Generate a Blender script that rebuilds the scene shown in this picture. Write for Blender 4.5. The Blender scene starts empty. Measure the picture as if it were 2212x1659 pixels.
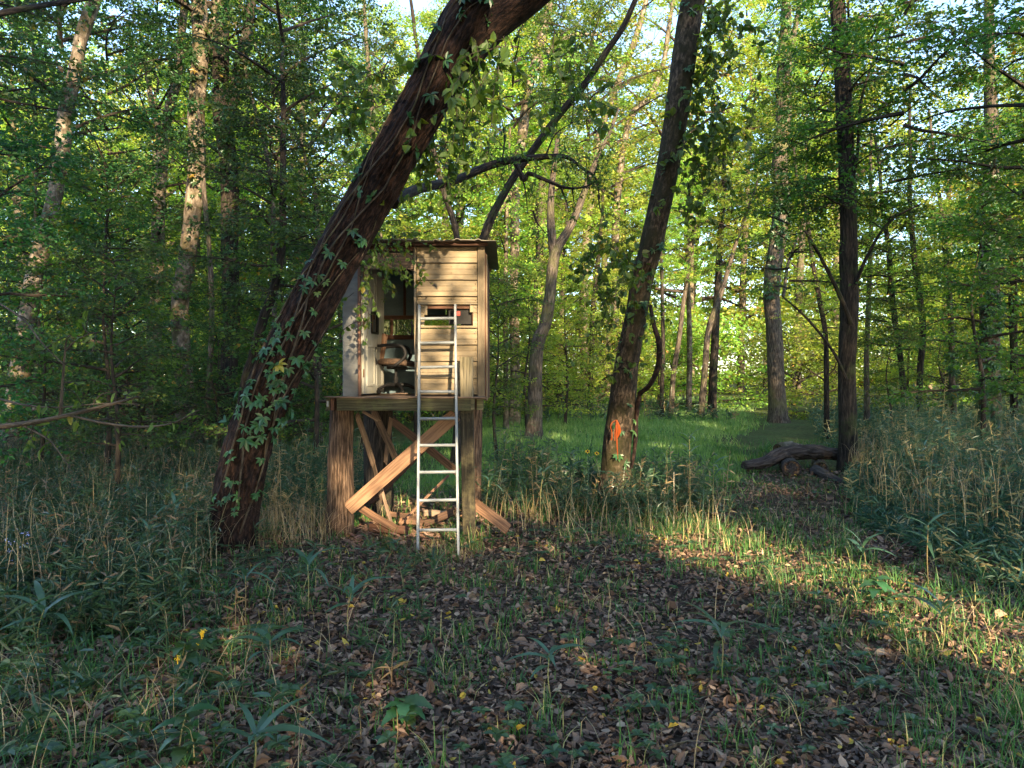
import bpy, math, random
import numpy as np
from mathutils import Vector

# ------------------------------------------------------------------ camera, sky, sun, exposure
SC = bpy.context.scene
F, CX, CY, HC = 1523.0, 1106.0, 815.0, 1.75     # focal length / centre / horizon measured in the photograph, eye height in m
cam = bpy.data.cameras.new('camera')
camo = bpy.data.objects.new('camera', cam)
SC.collection.objects.link(camo)
camo.location = (0, 0, HC)
camo.rotation_euler = (math.pi / 2, 0, 0)
cam.sensor_width = 36.0
cam.lens = 36.0 * F / 2212.0
cam.shift_y = -(829.5 - CY) / 2212.0
cam.clip_start, cam.clip_end = 0.05, 2000
SC.camera = camo

SUN_EL = math.radians(20.0)
SAZ = np.array([0.31, -0.95]); SAZ /= np.linalg.norm(SAZ)           # horizontal direction towards the sun
TO_SUN = np.array([SAZ[0] * math.cos(SUN_EL), SAZ[1] * math.cos(SUN_EL), math.sin(SUN_EL)])
world = bpy.data.worlds.new('World'); SC.world = world; world.use_nodes = True
nt = world.node_tree; nt.nodes.clear()
sky = nt.nodes.new('ShaderNodeTexSky'); sky.sky_type = 'NISHITA'; sky.sun_disc = False
sky.sun_elevation = SUN_EL
sky.sun_rotation = math.atan2(TO_SUN[0], TO_SUN[1])
sky.air_density = 1.0; sky.dust_density = 0.6; sky.ozone_density = 2.0
bg = nt.nodes.new('ShaderNodeBackground'); bg.inputs['Strength'].default_value = 0.15
wo = nt.nodes.new('ShaderNodeOutputWorld')
nt.links.new(sky.outputs[0], bg.inputs[0]); nt.links.new(bg.outputs[0], wo.inputs[0])
sl = bpy.data.lights.new('sun', 'SUN'); sl.energy = 4.6; sl.angle = math.radians(0.5); sl.color = (1.0, 0.79, 0.50)
so = bpy.data.objects.new('sun', sl); SC.collection.objects.link(so)
so.rotation_euler = Vector(TO_SUN).to_track_quat('Z', 'Y').to_euler()
SC.view_settings.view_transform = 'Standard'; SC.view_settings.look = 'None'
SC.view_settings.gamma = 1.0; SC.view_settings.use_curve_mapping = False
SC.view_settings.exposure = 2.42
SC.cycles.max_bounces = 6; SC.cycles.diffuse_bounces = 4; SC.cycles.transmission_bounces = 4
SC.cycles.glossy_bounces = 2; SC.cycles.transparent_max_bounces = 6

RNG = np.random.default_rng(7)
random.seed(7)
rnd = random.random


def ru(a, b): return a + (b - a) * random.random()


def W(X, Y, d):
    """measured point of the photograph (2212 px wide) at distance d -> metres"""
    return np.array([(X - CX) / F * d, d, HC - (Y - CY) / F * d])


def gz(x, y):
    x = np.asarray(x, float); y = np.asarray(y, float)
    t = np.clip(y - 11.0, 0, 46)
    rise = 0.021 * t * t / (t + 6.0)
    bump = 0.035 * np.sin(x * 0.9 + 1.3) * np.sin(y * 0.75 + 0.4) + 0.02 * np.sin(x * 2.1 + y * 1.7)
    return rise + bump * np.clip((np.hypot(x, y) - 1.0) / 3.0, 0, 1)


# ------------------------------------------------------------------ noise
_tab = np.random.default_rng(3).random((256, 256))


def vnoise(u, v, pu=None):
    u = np.asarray(u, float); v = np.asarray(v, float)
    iu = np.floor(u).astype(int); iv = np.floor(v).astype(int)
    fu = u - iu; fv = v - iv
    fu = fu * fu * (3 - 2 * fu); fv = fv * fv * (3 - 2 * fv)
    m = 256 if pu is None else int(pu)
    a = iu % m; b = (iu + 1) % m
    c = iv % 256; e = (iv + 1) % 256
    return (_tab[a, c] * (1 - fu) + _tab[b, c] * fu) * (1 - fv) + (_tab[a, e] * (1 - fu) + _tab[b, e] * fu) * fv


def fnoise(x, y, o=3):
    s = 0; a = 0.5; t = 0
    for k in range(o):
        s = s + a * vnoise(x * 2 ** k + 17.3 * k, y * 2 ** k + 5.1 * k); t += a; a *= 0.5
    return s / t


# ------------------------------------------------------------------ mesh helpers
class Geo:
    def __init__(s):
        s.v = []; s.f = []; s.t = []; s.m = []; s.g = []; s.n = 0

    def add(s, v, f, tint=0.5, mat=0, gr=None):
        v = np.asarray(v, float).reshape(-1, 3); f = np.asarray(f, int)
        if len(f) == 0: return
        if f.shape[1] == 3: f = np.concatenate([f, np.full((len(f), 1), -1 - s.n)], 1)
        s.v.append(v); s.f.append(f + s.n)
        s.t.append(np.broadcast_to(np.asarray(tint, float), (len(f),)).copy())
        s.m.append(np.full(len(f), mat, int))
        s.g.append(v.copy() if gr is None else np.asarray(gr, float)); s.n += len(v)

    def build(s, name, mats, parent=None, smooth=False, origin=None):
        v = np.concatenate(s.v); f = np.concatenate(s.f); t = np.concatenate(s.t)
        m = np.concatenate(s.m); g = np.concatenate(s.g)
        loc = np.zeros(3) if origin is None else np.asarray(origin, float)
        me = bpy.data.meshes.new(name)
        tri = f[:, 3] < 0
        tot = np.where(tri, 3, 4)
        idx = f.reshape(-1); idx = idx[idx >= 0]
        me.vertices.add(len(v)); me.vertices.foreach_set('co', (v - loc).astype(np.float32).ravel())
        me.loops.add(len(idx)); me.loops.foreach_set('vertex_index', idx.astype(np.int32))
        me.polygons.add(len(f))
        st = np.concatenate([[0], np.cumsum(tot)[:-1]]).astype(np.int32)
        me.polygons.foreach_set('loop_start', st)
        me.polygons.foreach_set('material_index', m.astype(np.int32))
        if smooth: me.polygons.foreach_set('use_smooth', np.ones(len(f), bool))
        a = me.attributes.new('tint', 'FLOAT', 'FACE'); a.data.foreach_set('value', t.astype(np.float32))
        a = me.attributes.new('gr', 'FLOAT_VECTOR', 'POINT'); a.data.foreach_set('vector', g.astype(np.float32).ravel())
        if not isinstance(mats, (list, tuple)): mats = [mats]
        for q in mats: me.materials.append(q)
        me.update(calc_edges=True)
        if not smooth and hasattr(me, 'shade_flat'): me.shade_flat()
        o = bpy.data.objects.new(name, me); SC.collection.objects.link(o)
        if parent is not None:
            o.parent = parent
            o.location = Vector(loc) - parent.location if parent.get('_w') else Vector(loc)
        else:
            o.location = loc
        return o


def thing(name, label, cat, loc=(0, 0, 0), group=None):
    o = bpy.data.objects.new(name, None); SC.collection.objects.link(o)
    o.location = Vector([float(c) for c in loc]); o.empty_display_size = 0.2
    o['label'] = label; o['category'] = cat
    if group: o['group'] = group
    return o


def tag(o, label=None, cat=None, group=None, kind=None):
    if label: o['label'] = label
    if cat: o['category'] = cat
    if group: o['group'] = group
    if kind: o['kind'] = kind
    return o


def part(g, name, mats, root, smooth=False, kind=None, label=None, par=None):
    """mesh given in world coordinates, child of root (or of par, itself a child of root with the same origin)"""
    o = g.build(name, mats, None, smooth, origin=np.array(root.location))
    o.parent = par if par is not None else root
    o.location = (0, 0, 0)
    if kind: o['kind'] = kind
    if label: o['label'] = label
    return o


def norm(a):
    return a / np.maximum(np.linalg.norm(a, axis=-1, keepdims=True), 1e-9)


def frames(P):
    P = np.asarray(P, float)
    T = norm(np.gradient(P, axis=0))
    ref = np.array([0, 0, 1.0]) if abs(T[0][2]) < 0.9 else np.array([0, 1.0, 0])
    N = []; n = np.cross(T[0], ref); n /= np.linalg.norm(n)
    for t in T:
        n = n - t * np.dot(n, t); n /= np.linalg.norm(n); N.append(n)
    N = np.array(N); B = np.cross(T, N)
    return T, N, B


def smooth_line(P, n):
    """Catmull-Rom through the points, n samples"""
    P = np.asarray(P, float)
    if len(P) == 2:
        t = np.linspace(0, 1, n)[:, None]; return P[0] * (1 - t) + P[1] * t
    Q = np.vstack([2 * P[0] - P[1], P, 2 * P[-1] - P[-2]])
    L = len(P) - 1
    u = np.linspace(0, L - 1e-6, n); i = u.astype(int); t = (u - i)[:, None]
    a, b, c, d = Q[i], Q[i + 1], Q[i + 2], Q[i + 3]
    return 0.5 * ((2 * b) + (-a + c) * t + (2 * a - 5 * b + 4 * c - d) * t * t + (-a + 3 * b - 3 * c + d) * t ** 3)


def tube(g, P, R, seg=8, tint=0.5, mat=0, cap=True, disp=None, seed=0.0):
    P = np.asarray(P, float); n = len(P)
    R = np.broadcast_to(np.asarray(R, float), (n,)) if np.ndim(R) < 1 or len(np.atleast_1d(R)) == n else np.interp(np.linspace(0, 1, n), np.linspace(0, 1, len(R)), R)
    T, N, B = frames(P)
    th = np.linspace(0, 2 * np.pi, seg, endpoint=False)
    s = np.concatenate([[0], np.cumsum(np.linalg.norm(np.diff(P, axis=0), axis=1))])
    TH, S = np.meshgrid(th, s)
    rr = np.repeat(np.asarray(R)[:, None], seg, 1)
    if disp is not None: rr = rr * (1 + disp(TH, S))
    V = P[:, None, :] + rr[..., None] * (np.cos(TH)[..., None] * N[:, None, :] + np.sin(TH)[..., None] * B[:, None, :])
    R0 = float(np.mean(R))
    G = np.stack([np.cos(TH) * R0 + seed, np.sin(TH) * R0, S + seed * 3], -1)
    i = np.arange(n - 1)[:, None] * seg; j = np.arange(seg)[None, :]
    j2 = (j + 1) % seg
    f = np.stack([i + j, i + j2, i + seg + j2, i + seg + j], -1).reshape(-1, 4)
    v = V.reshape(-1, 3); gr = G.reshape(-1, 3)
    g.add(v, f, tint, mat, gr)
    if cap:
        for k, flip in ((0, True), (n - 1, False)):
            ring = v[k * seg:(k + 1) * seg]; c = P[k]
            vv = np.vstack([ring, c]); ii = np.arange(seg)
            ff = np.stack([ii, (ii + 1) % seg, np.full(seg, seg)], -1)
            if flip: ff = ff[:, ::-1]
            g.add(vv, ff, tint, mat, np.vstack([gr[k * seg:(k + 1) * seg], gr[k * seg] * 0 + [seed, 0, s[k]]]))


def bark_disp(k=9, f=3.2, amp=0.06, seed=0):
    """furrowed bark: long ridges that split and rejoin"""
    def d(TH, S):
        u = TH / (2 * np.pi)
        w = (vnoise(u * 5 + 0, S * 1.1 + seed, 5) - 0.5) * 1.6
        n1 = vnoise(u * k * 2 + w, S * f + seed * 7, k * 2)
        n1 = 1 - np.abs(n1 * 2 - 1)
        n2 = vnoise(u * k * 4 + 3, S * f * 2.7 + seed, k * 4)
        n3 = vnoise(u * 4, S * 0.7 + seed, 4)
        return amp * (n1 - 0.5) * 1.3 + amp * 0.5 * (n2 - 0.5) + 0.16 * (n3 - 0.5)
    return d


def board(g, p0, p1, w, t, up=(0, 0, 1), seg=5, warp=0.0, tint=None, mat=0, chamf=0.08, ragged=0.0):
    """plank between two points; w across (along up), t thick; slightly chamfered, warped, grain along its length"""
    p0 = np.asarray(p0, float); p1 = np.asarray(p1, float)
    ax = p1 - p0; L = np.linalg.norm(ax); ax /= L
    up = np.asarray(up, float); up = up - ax * np.dot(up, ax); up /= np.linalg.norm(up)
    sd = np.cross(ax, up)
    c = min(w, t) * chamf
    a, b = w / 2, t / 2
    prof = [(-a + c, -b), (a - c, -b), (a, -b + c), (a, b - c), (a - c, b), (-a + c, b), (-a, b - c), (-a, -b + c)]
    V = []; G = []
    sx = ru(0, 50); sz = ru(0, 50)
    ph = ru(0, 6)
    for i in range(seg + 1):
        q = i / seg
        off = warp * (math.sin(q * 3.1 + ph) * sd + 0.6 * math.sin(q * 4.3 + ph * 2) * up)
        for (m, k) in prof:
            e = 0.0
            if ragged and i in (0, seg): e = ragged * (rnd() - 0.5) * 2
            V.append(p0 + ax * (L * q + e) + up * m + sd * k + off)
            G.append((m + sx, k, L * q + sz))
    Fc = []
    for i in range(seg):
        for j in range(8):
            Fc.append((i * 8 + j, i * 8 + (j + 1) % 8, (i + 1) * 8 + (j + 1) % 8, (i + 1) * 8 + j))
    g.add(V, Fc, rnd() if tint is None else tint, mat, G)
    for base, fl in ((0, 1), (seg * 8, 0)):
        o = [(0, 1, 2, 3), (0, 3, 4, 7), (4, 5, 6, 7)]
        g.add([V[base + k] for k in range(8)], [q[::-1] if fl else q for q in o], 0.35, mat, [G[base + k] for k in range(8)])


def leaves(g, pos, d, nrm, L, Wd, tint, fold=0.12, kind=4, droop=0.15, mat=0, lob=0.0):
    """many leaves at once. kind 4: one quad, 6: two quads along a midrib"""
    n = len(pos)
    if n == 0: return
    pos = np.asarray(pos, float); d = norm(d); sd = norm(np.cross(nrm, d)); nn = np.cross(d, sd)
    L = np.broadcast_to(L, (n,))[:, None]; Wd = np.broadcast_to(Wd, (n,))[:, None]
    tint = np.broadcast_to(tint, (n,))
    tip = pos + d * L - nn * L * droop
    if kind == 4:
        l = pos + d * L * 0.42 + sd * Wd * 0.5 + nn * Wd * fold
        r = pos + d * L * 0.42 - sd * Wd * 0.5 + nn * Wd * fold
        V = np.stack([pos, l, tip, r], 1).reshape(-1, 3)
        f = np.arange(n * 4).reshape(n, 4)
        g.add(V, f, tint, mat)
    else:
        l1 = pos + d * L * 0.3 + sd * Wd * 0.46 + nn * Wd * fold
        r1 = pos + d * L * 0.3 - sd * Wd * 0.46 + nn * Wd * fold
        l2 = pos + d * L * 0.68 + sd * Wd * 0.36 + nn * (Wd * fold - L * droop * 0.4)
        r2 = pos + d * L * 0.68 - sd * Wd * 0.36 + nn * (Wd * fold - L * droop * 0.4)
        V = np.stack([pos, l1, l2, tip, r2, r1], 1).reshape(-1, 3)
        b = np.arange(n)[:, None] * 6
        f = np.concatenate([b + [0, 1, 2, 3], b + [0, 3, 4, 5]], 0)
        g.add(V, f, np.concatenate([tint, tint]), mat)


def blades(g, pos, d, h, w, bend, tint, seg=3, mat=0, face=None):
    """grass blades that arc over: rows of tapering quads"""
    n = len(pos)
    if n == 0: return
    pos = np.asarray(pos, float); d = np.asarray(d, float)
    h = np.broadcast_to(h, (n,)); w = np.broadcast_to(w, (n,)); bend = np.broadcast_to(bend, (n,))
    hz = np.stack([np.cos(d), np.sin(d), 0 * d], 1)
    sd = np.stack([-np.sin(d), np.cos(d), 0 * d], 1) if face is None else face
    V = []
    for k in range(seg + 1):
        q = k / seg
        c = pos + np.array([0, 0, 1.0]) * (h * (q - 0.45 * bend * q * q))[:, None] + hz * (h * bend * q * q * 0.9)[:, None]
        ww = (w * (1 - 0.88 * q ** 1.6) * 0.5)[:, None]
        V += [c - sd * ww, c + sd * ww]
    V = np.stack(V, 1).reshape(-1, 3)
    b = np.arange(n)[:, None] * (2 * (seg + 1))
    fs = [b + [2 * k, 2 * k + 1, 2 * k + 3, 2 * k + 2] for k in range(seg)]
    g.add(V, np.concatenate(fs), np.tile(np.broadcast_to(tint, (n,)), seg), mat)


# ------------------------------------------------------------------ materials
def mat_new(name):
    m = bpy.data.materials.new(name); m.use_nodes = True
    t = m.node_tree; t.nodes.clear()
    return m, t, t.nodes, t.links


def ramp(N, stops):
    r = N.new('ShaderNodeValToRGB'); e = r.color_ramp.elements
    e[0].position = stops[0][0]; e[0].color = (*stops[0][1], 1)
    e[1].position = stops[-1][0]; e[1].color = (*stops[-1][1], 1)
    for p, c in stops[1:-1]:
        q = e.new(p); q.color = (*c, 1)
    return r


def attr(N, name):
    a = N.new('ShaderNodeAttribute'); a.attribute_name = name; return a


def leaf_mat(name, stops, trans=0.35, rough=0.45, spec=0.35, objvar=0.25, huevar=0.03):
    m, t, N, L = mat_new(name)
    a = attr(N, 'tint'); oi = N.new('ShaderNodeObjectInfo')
    r = ramp(N, stops); L.new(a.outputs['Fac'], r.inputs[0])
    hs = N.new('ShaderNodeHueSaturation')
    mv = N.new('ShaderNodeMapRange'); mv.inputs['To Min'].default_value = 1 - objvar; mv.inputs['To Max'].default_value = 1 + objvar
    mh = N.new('ShaderNodeMapRange'); mh.inputs['To Min'].default_value = 0.5 - huevar; mh.inputs['To Max'].default_value = 0.5 + huevar
    L.new(oi.outputs['Random'], mv.inputs[0]); L.new(oi.outputs['Random'], mh.inputs[0])
    L.new(mv.outputs[0], hs.inputs['Value']); L.new(mh.outputs[0], hs.inputs['Hue'])
    L.new(r.outputs[0], hs.inputs['Color'])
    p = N.new('ShaderNodeBsdfPrincipled'); p.inputs['Roughness'].default_value = rough
    p.inputs['Specular IOR Level'].default_value = spec
    L.new(hs.outputs[0], p.inputs['Base Color'])
    tr = N.new('ShaderNodeBsdfTranslucent')
    h2 = N.new('ShaderNodeHueSaturation'); h2.inputs['Hue'].default_value = 0.48; h2.inputs['Saturation'].default_value = 1.15; h2.inputs['Value'].default_value = 1.7
    L.new(hs.outputs[0], h2.inputs['Color']); L.new(h2.outputs[0], tr.inputs[0])
    mx = N.new('ShaderNodeMixShader'); mx.inputs[0].default_value = trans
    o = N.new('ShaderNodeOutputMaterial')
    L.new(p.outputs[0], mx.inputs[1]); L.new(tr.outputs[0], mx.inputs[2]); L.new(mx.outputs[0], o.inputs[0])
    return m


def grain_mat(name, stops, sc=(30, 30, 3), detail=6, bump=0.5, rough=0.85, blotch=None, blotch_scale=1.2, blotch_at=(0.5, 0.7), spec=0.2, dist=0.02, tintmix=0.35, wave=False):
    """bark / timber: noise drawn out along the piece (attribute gr, z along it), blotches of moss or lichen"""
    m, t, N, L = mat_new(name)
    a = attr(N, 'gr'); ti = attr(N, 'tint')
    mp = N.new('ShaderNodeMapping'); mp.inputs['Scale'].default_value = sc
    L.new(a.outputs['Vector'], mp.inputs['Vector'])
    nz = N.new('ShaderNodeTexNoise'); nz.inputs['Scale'].default_value = 1.0; nz.inputs['Detail'].default_value = detail
    nz.inputs['Roughness'].default_value = 0.65; nz.inputs['Distortion'].default_value = 0.4
    L.new(mp.outputs[0], nz.inputs['Vector'])
    add = N.new('ShaderNodeMath'); add.operation = 'MULTIPLY_ADD'; add.inputs[1].default_value = tintmix; add.inputs[2].default_value = -tintmix / 2
    L.new(ti.outputs['Fac'], add.inputs[0])
    s2 = N.new('ShaderNodeMath'); s2.operation = 'ADD'; L.new(nz.outputs['Fac'], s2.inputs[0]); L.new(add.outputs[0], s2.inputs[1])
    r = ramp(N, stops); L.new(s2.outputs[0], r.inputs[0])
    col = r.outputs[0]
    if blotch:
        n2 = N.new('ShaderNodeTexNoise'); n2.inputs['Scale'].default_value = blotch_scale; n2.inputs['Detail'].default_value = 5
        n2.inputs['Roughness'].default_value = 0.7
        L.new(a.outputs['Vector'], n2.inputs['Vector'])
        mr = N.new('ShaderNodeMapRange'); mr.inputs['From Min'].default_value = blotch_at[0]; mr.inputs['From Max'].default_value = blotch_at[1]
        L.new(n2.outputs['Fac'], mr.inputs[0])
        mc = N.new('ShaderNodeMix'); mc.data_type = 'RGBA'
        L.new(mr.outputs[0], mc.inputs[0]); L.new(col, mc.inputs[6]); mc.inputs[7].default_value = (*blotch, 1)
        col = mc.outputs[2]
    p = N.new('ShaderNodeBsdfPrincipled'); p.inputs['Roughness'].default_value = rough; p.inputs['Specular IOR Level'].default_value = spec
    L.new(col, p.inputs['Base Color'])
    b = N.new('ShaderNodeBump'); b.inputs['Strength'].default_value = bump; b.inputs['Distance'].default_value = dist
    L.new(nz.outputs['Fac'], b.inputs['Height']); L.new(b.outputs[0], p.inputs['Normal'])
    o = N.new('ShaderNodeOutputMaterial'); L.new(p.outputs[0], o.inputs[0])
    return m


M = {}
M['leaf'] = leaf_mat('broad leaves', [(0, (0.035, 0.085, 0.02)), (0.5, (0.07, 0.15, 0.028)), (0.88, (0.14, 0.21, 0.035)), (0.97, (0.24, 0.23, 0.035)), (1, (0.34, 0.23, 0.05))], trans=0.45)
M['leaf_far'] = leaf_mat('sun-brightened yellowing leaves', [(0, (0.09, 0.18, 0.03)), (0.5, (0.21, 0.32, 0.05)), (0.9, (0.40, 0.42, 0.07)), (1, (0.42, 0.28, 0.08))], trans=0.45)  # yellowing leaves, with the sunlit look of the far wood put into their colour
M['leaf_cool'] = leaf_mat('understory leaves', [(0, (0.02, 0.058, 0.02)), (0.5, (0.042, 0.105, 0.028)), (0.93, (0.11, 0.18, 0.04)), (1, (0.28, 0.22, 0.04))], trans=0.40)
M['creeper'] = leaf_mat('creeper leaves', [(0, (0.02, 0.055, 0.02)), (0.6, (0.04, 0.095, 0.03)), (0.95, (0.075, 0.13, 0.03)), (1, (0.26, 0.2, 0.03))], trans=0.3, rough=0.35, spec=0.5)
M['cane'] = leaf_mat('cane leaves', [(0, (0.026, 0.062, 0.036)), (0.5, (0.048, 0.105, 0.056)), (0.8, (0.09, 0.13, 0.055)), (0.9, (0.25, 0.20, 0.09)), (1, (0.36, 0.28, 0.14))], trans=0.25, rough=0.35, spec=0.5)
M['grass'] = leaf_mat('woodland grass', [(0, (0.035, 0.08, 0.022)), (0.55, (0.07, 0.135, 0.032)), (0.8, (0.13, 0.165, 0.045)), (0.88, (0.26, 0.20, 0.08)), (1, (0.36, 0.28, 0.13))], trans=0.35)
M['lawn'] = leaf_mat('clearing grass', [(0, (0.075, 0.14, 0.035)), (0.7, (0.16, 0.255, 0.06)), (1, (0.30, 0.34, 0.11))], trans=0.35)
M['straw'] = leaf_mat('dry straw', [(0, (0.20, 0.14, 0.07)), (0.6, (0.32, 0.24, 0.12)), (1, (0.42, 0.33, 0.18))], trans=0.2)
M['litter'] = leaf_mat('fallen leaves', [(0, (0.045, 0.030, 0.021)), (0.35, (0.135, 0.085, 0.056)), (0.7, (0.28, 0.18, 0.115)), (0.92, (0.44, 0.32, 0.20)), (0.97, (0.42, 0.28, 0.05)), (1, (0.5, 0.36, 0.06))], trans=0.12, rough=0.6, spec=0.25)
M['bark_red'] = grain_mat('reddish furrowed bark', [(0.38, (0.004, 0.0028, 0.0024)), (0.5, (0.017, 0.009, 0.007)), (0.66, (0.062, 0.033, 0.024))], sc=(52, 52, 13), bump=1.0, blotch=(0.04, 0.02, 0.014), blotch_scale=1.3, blotch_at=(0.54, 0.74), dist=0.03)
M['bark_grey'] = grain_mat('grey brown bark', [(0.33, (0.018, 0.014, 0.010)), (0.5, (0.07, 0.054, 0.04)), (0.7, (0.19, 0.15, 0.115))], sc=(34, 34, 5), bump=0.9, blotch=(0.10, 0.10, 0.035), blotch_scale=1.3, blotch_at=(0.5, 0.75), dist=0.03)
M['bark_pale'] = grain_mat('pale lichened bark', [(0.33, (0.035, 0.027, 0.019)), (0.5, (0.13, 0.10, 0.072)), (0.68, (0.30, 0.25, 0.19))], sc=(9, 9, 5), bump=0.5, blotch=(0.055, 0.045, 0.02), blotch_scale=3.0, blotch_at=(0.46, 0.62), dist=0.02)
M['bark_dark'] = grain_mat('dark bark', [(0.36, (0.006, 0.0045, 0.004)), (0.5, (0.022, 0.017, 0.013)), (0.68, (0.07, 0.053, 0.04))], sc=(40, 40, 5), bump=0.9, blotch=(0.035, 0.05, 0.015), blotch_scale=1.4, blotch_at=(0.55, 0.7), dist=0.03)
M['bark_moss'] = grain_mat('mossy mottled bark', [(0.36, (0.008, 0.006, 0.004)), (0.5, (0.038, 0.027, 0.018)), (0.66, (0.15, 0.105, 0.07))], sc=(30, 30, 12), bump=0.8, blotch=(0.025, 0.022, 0.009), blotch_scale=2.2, blotch_at=(0.42, 0.58), dist=0.02)
M['bark_stump'] = grain_mat('ridged stump bark', [(0.36, (0.018, 0.011, 0.007)), (0.5, (0.075, 0.046, 0.030)), (0.66, (0.21, 0.14, 0.095))], sc=(58, 58, 5), bump=1.0, dist=0.03)
M['twig'] = grain_mat('twigs', [(0.3, (0.015, 0.011, 0.008)), (0.7, (0.06, 0.046, 0.033))], sc=(10, 10, 4), bump=0.2)
M['log'] = grain_mat('rotting log bark', [(0.28, (0.014, 0.010, 0.009)), (0.5, (0.05, 0.038, 0.032)), (0.75, (0.13, 0.10, 0.085))], sc=(30, 30, 4), bump=1.0, blotch=(0.03, 0.045, 0.015), blotch_scale=2.0, blotch_at=(0.58, 0.75), dist=0.03)
M['rot'] = grain_mat('rotten heartwood', [(0.3, (0.02, 0.012, 0.008)), (0.5, (0.10, 0.05, 0.025)), (0.75, (0.26, 0.14, 0.07))], sc=(40, 40, 10), bump=1.0)
M['wood_new'] = grain_mat('fresh brown lumber', [(0.33, (0.048, 0.025, 0.015)), (0.5, (0.12, 0.065, 0.038)), (0.67, (0.21, 0.12, 0.07))], sc=(60, 60, 2.5), bump=0.25, rough=0.7, dist=0.004)
M['wood_green'] = grain_mat('green treated lumber', [(0.33, (0.032, 0.029, 0.016)), (0.5, (0.085, 0.076, 0.042)), (0.67, (0.165, 0.145, 0.083))], sc=(55, 55, 2.2), bump=0.35, rough=0.8, blotch=(0.09, 0.10, 0.035), blotch_scale=4.0, blotch_at=(0.5, 0.8), dist=0.005)
M['wood_post'] = grain_mat('weathered post', [(0.38, (0.018, 0.015, 0.010)), (0.5, (0.055, 0.047, 0.030)), (0.64, (0.14, 0.118, 0.078))], sc=(60, 60, 2.5), bump=0.6, rough=0.85, blotch=(0.12, 0.10, 0.05), blotch_scale=4.0, blotch_at=(0.5, 0.8), dist=0.006)
M['wood_old'] = grain_mat('grey splintered wood', [(0.25, (0.05, 0.035, 0.025)), (0.5, (0.15, 0.10, 0.07)), (0.75, (0.28, 0.20, 0.14))], sc=(60, 60, 3), bump=0.8, rough=0.9, dist=0.006)
M['wood_dark'] = grain_mat('dark stained framing', [(0.25, (0.03, 0.014, 0.009)), (0.5, (0.08, 0.038, 0.024)), (0.75, (0.14, 0.075, 0.05))], sc=(60, 60, 3), bump=0.4, rough=0.8, dist=0.004)
M['siding'] = grain_mat('tan painted siding', [(0.25, (0.13, 0.097, 0.059)), (0.5, (0.215, 0.166, 0.104)), (0.75, (0.29, 0.228, 0.148))], sc=(9, 9, 0.8), bump=0.12, rough=0.65, blotch=(0.085, 0.072, 0.054), blotch_scale=3.2, blotch_at=(0.48, 0.74), dist=0.003, tintmix=0.15)
M['trim'] = grain_mat('tan trim board', [(0.25, (0.105, 0.079, 0.05)), (0.5, (0.185, 0.143, 0.092)), (0.75, (0.25, 0.198, 0.134))], sc=(40, 40, 1.5), bump=0.25, rough=0.7, blotch=(0.22, 0.165, 0.10), blotch_scale=5.0, blotch_at=(0.52, 0.75), dist=0.003)
M['door'] = grain_mat('dirty white door', [(0.25, (0.15, 0.145, 0.125)), (0.5, (0.27, 0.268, 0.24)), (0.75, (0.37, 0.367, 0.335))], sc=(6, 6, 1.5), bump=0.05, rough=0.45, blotch=(0.30, 0.27, 0.20), blotch_scale=3.5, blotch_at=(0.46, 0.72), dist=0.002, spec=0.4)
M['panel_blue'] = grain_mat('pale blue inner panel', [(0.2, (0.06, 0.09, 0.105)), (0.5, (0.105, 0.155, 0.175)), (0.8, (0.16, 0.215, 0.235))], sc=(5, 5, 2), bump=0.08, rough=0.6, blotch=(0.14, 0.12, 0.09), blotch_scale=3.0, blotch_at=(0.6, 0.8), dist=0.002)
M['panel_grey'] = grain_mat('weathered grey panel', [(0.2, (0.05, 0.052, 0.055)), (0.5, (0.10, 0.102, 0.102)), (0.8, (0.16, 0.158, 0.148))], sc=(14, 14, 4), bump=0.2, rough=0.8, blotch=(0.10, 0.09, 0.075), blotch_scale=3.0, blotch_at=(0.45, 0.75), dist=0.003)
M['metal_roof'] = grain_mat('weathered brown metal roofing', [(0.2, (0.10, 0.085, 0.065)), (0.5, (0.19, 0.165, 0.13)), (0.8, (0.27, 0.24, 0.19))], sc=(6, 6, 3), bump=0.05, rough=0.5, spec=0.5, dist=0.002)
M['alu'] = grain_mat('chalky aluminium', [(0.3, (0.07, 0.078, 0.082)), (0.5, (0.155, 0.168, 0.175)), (0.7, (0.25, 0.258, 0.26))], sc=(30, 30, 6), bump=0.05, rough=0.42, spec=0.6, blotch=(0.25, 0.25, 0.22), blotch_scale=9.0, blotch_at=(0.58, 0.75), dist=0.002)
M['plastic'] = grain_mat('black chair plastic', [(0.2, (0.005, 0.005, 0.006)), (0.8, (0.014, 0.013, 0.013))], sc=(9, 9, 9), bump=0.05, rough=0.6, spec=0.2, dist=0.002)
M['seat'] = grain_mat('faded seat fabric', [(0.2, (0.02, 0.014, 0.010)), (0.5, (0.05, 0.032, 0.022)), (0.8, (0.12, 0.075, 0.05))], sc=(30, 30, 30), bump=0.3, rough=0.9, dist=0.003)
M['ribbon'] = leaf_mat('orange flagging tape', [(0, (0.25, 0.045, 0.012)), (0.6, (0.32, 0.075, 0.015)), (1, (0.30, 0.14, 0.05))], trans=0.25, rough=0.35, objvar=0.0, huevar=0.0)
M['petal'] = leaf_mat('yellow petals', [(0, (0.75, 0.45, 0.02)), (1, (0.8, 0.6, 0.04))], trans=0.3, objvar=0, huevar=0)
M['petal_blue'] = leaf_mat('pale blue petals', [(0, (0.35, 0.40, 0.75)), (1, (0.5, 0.55, 0.85))], trans=0.3, objvar=0, huevar=0)
M['red_sticker'] = grain_mat('red sticker', [(0.3, (0.35, 0.06, 0.05)), (0.7, (0.5, 0.12, 0.1))], bump=0.0)


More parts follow.
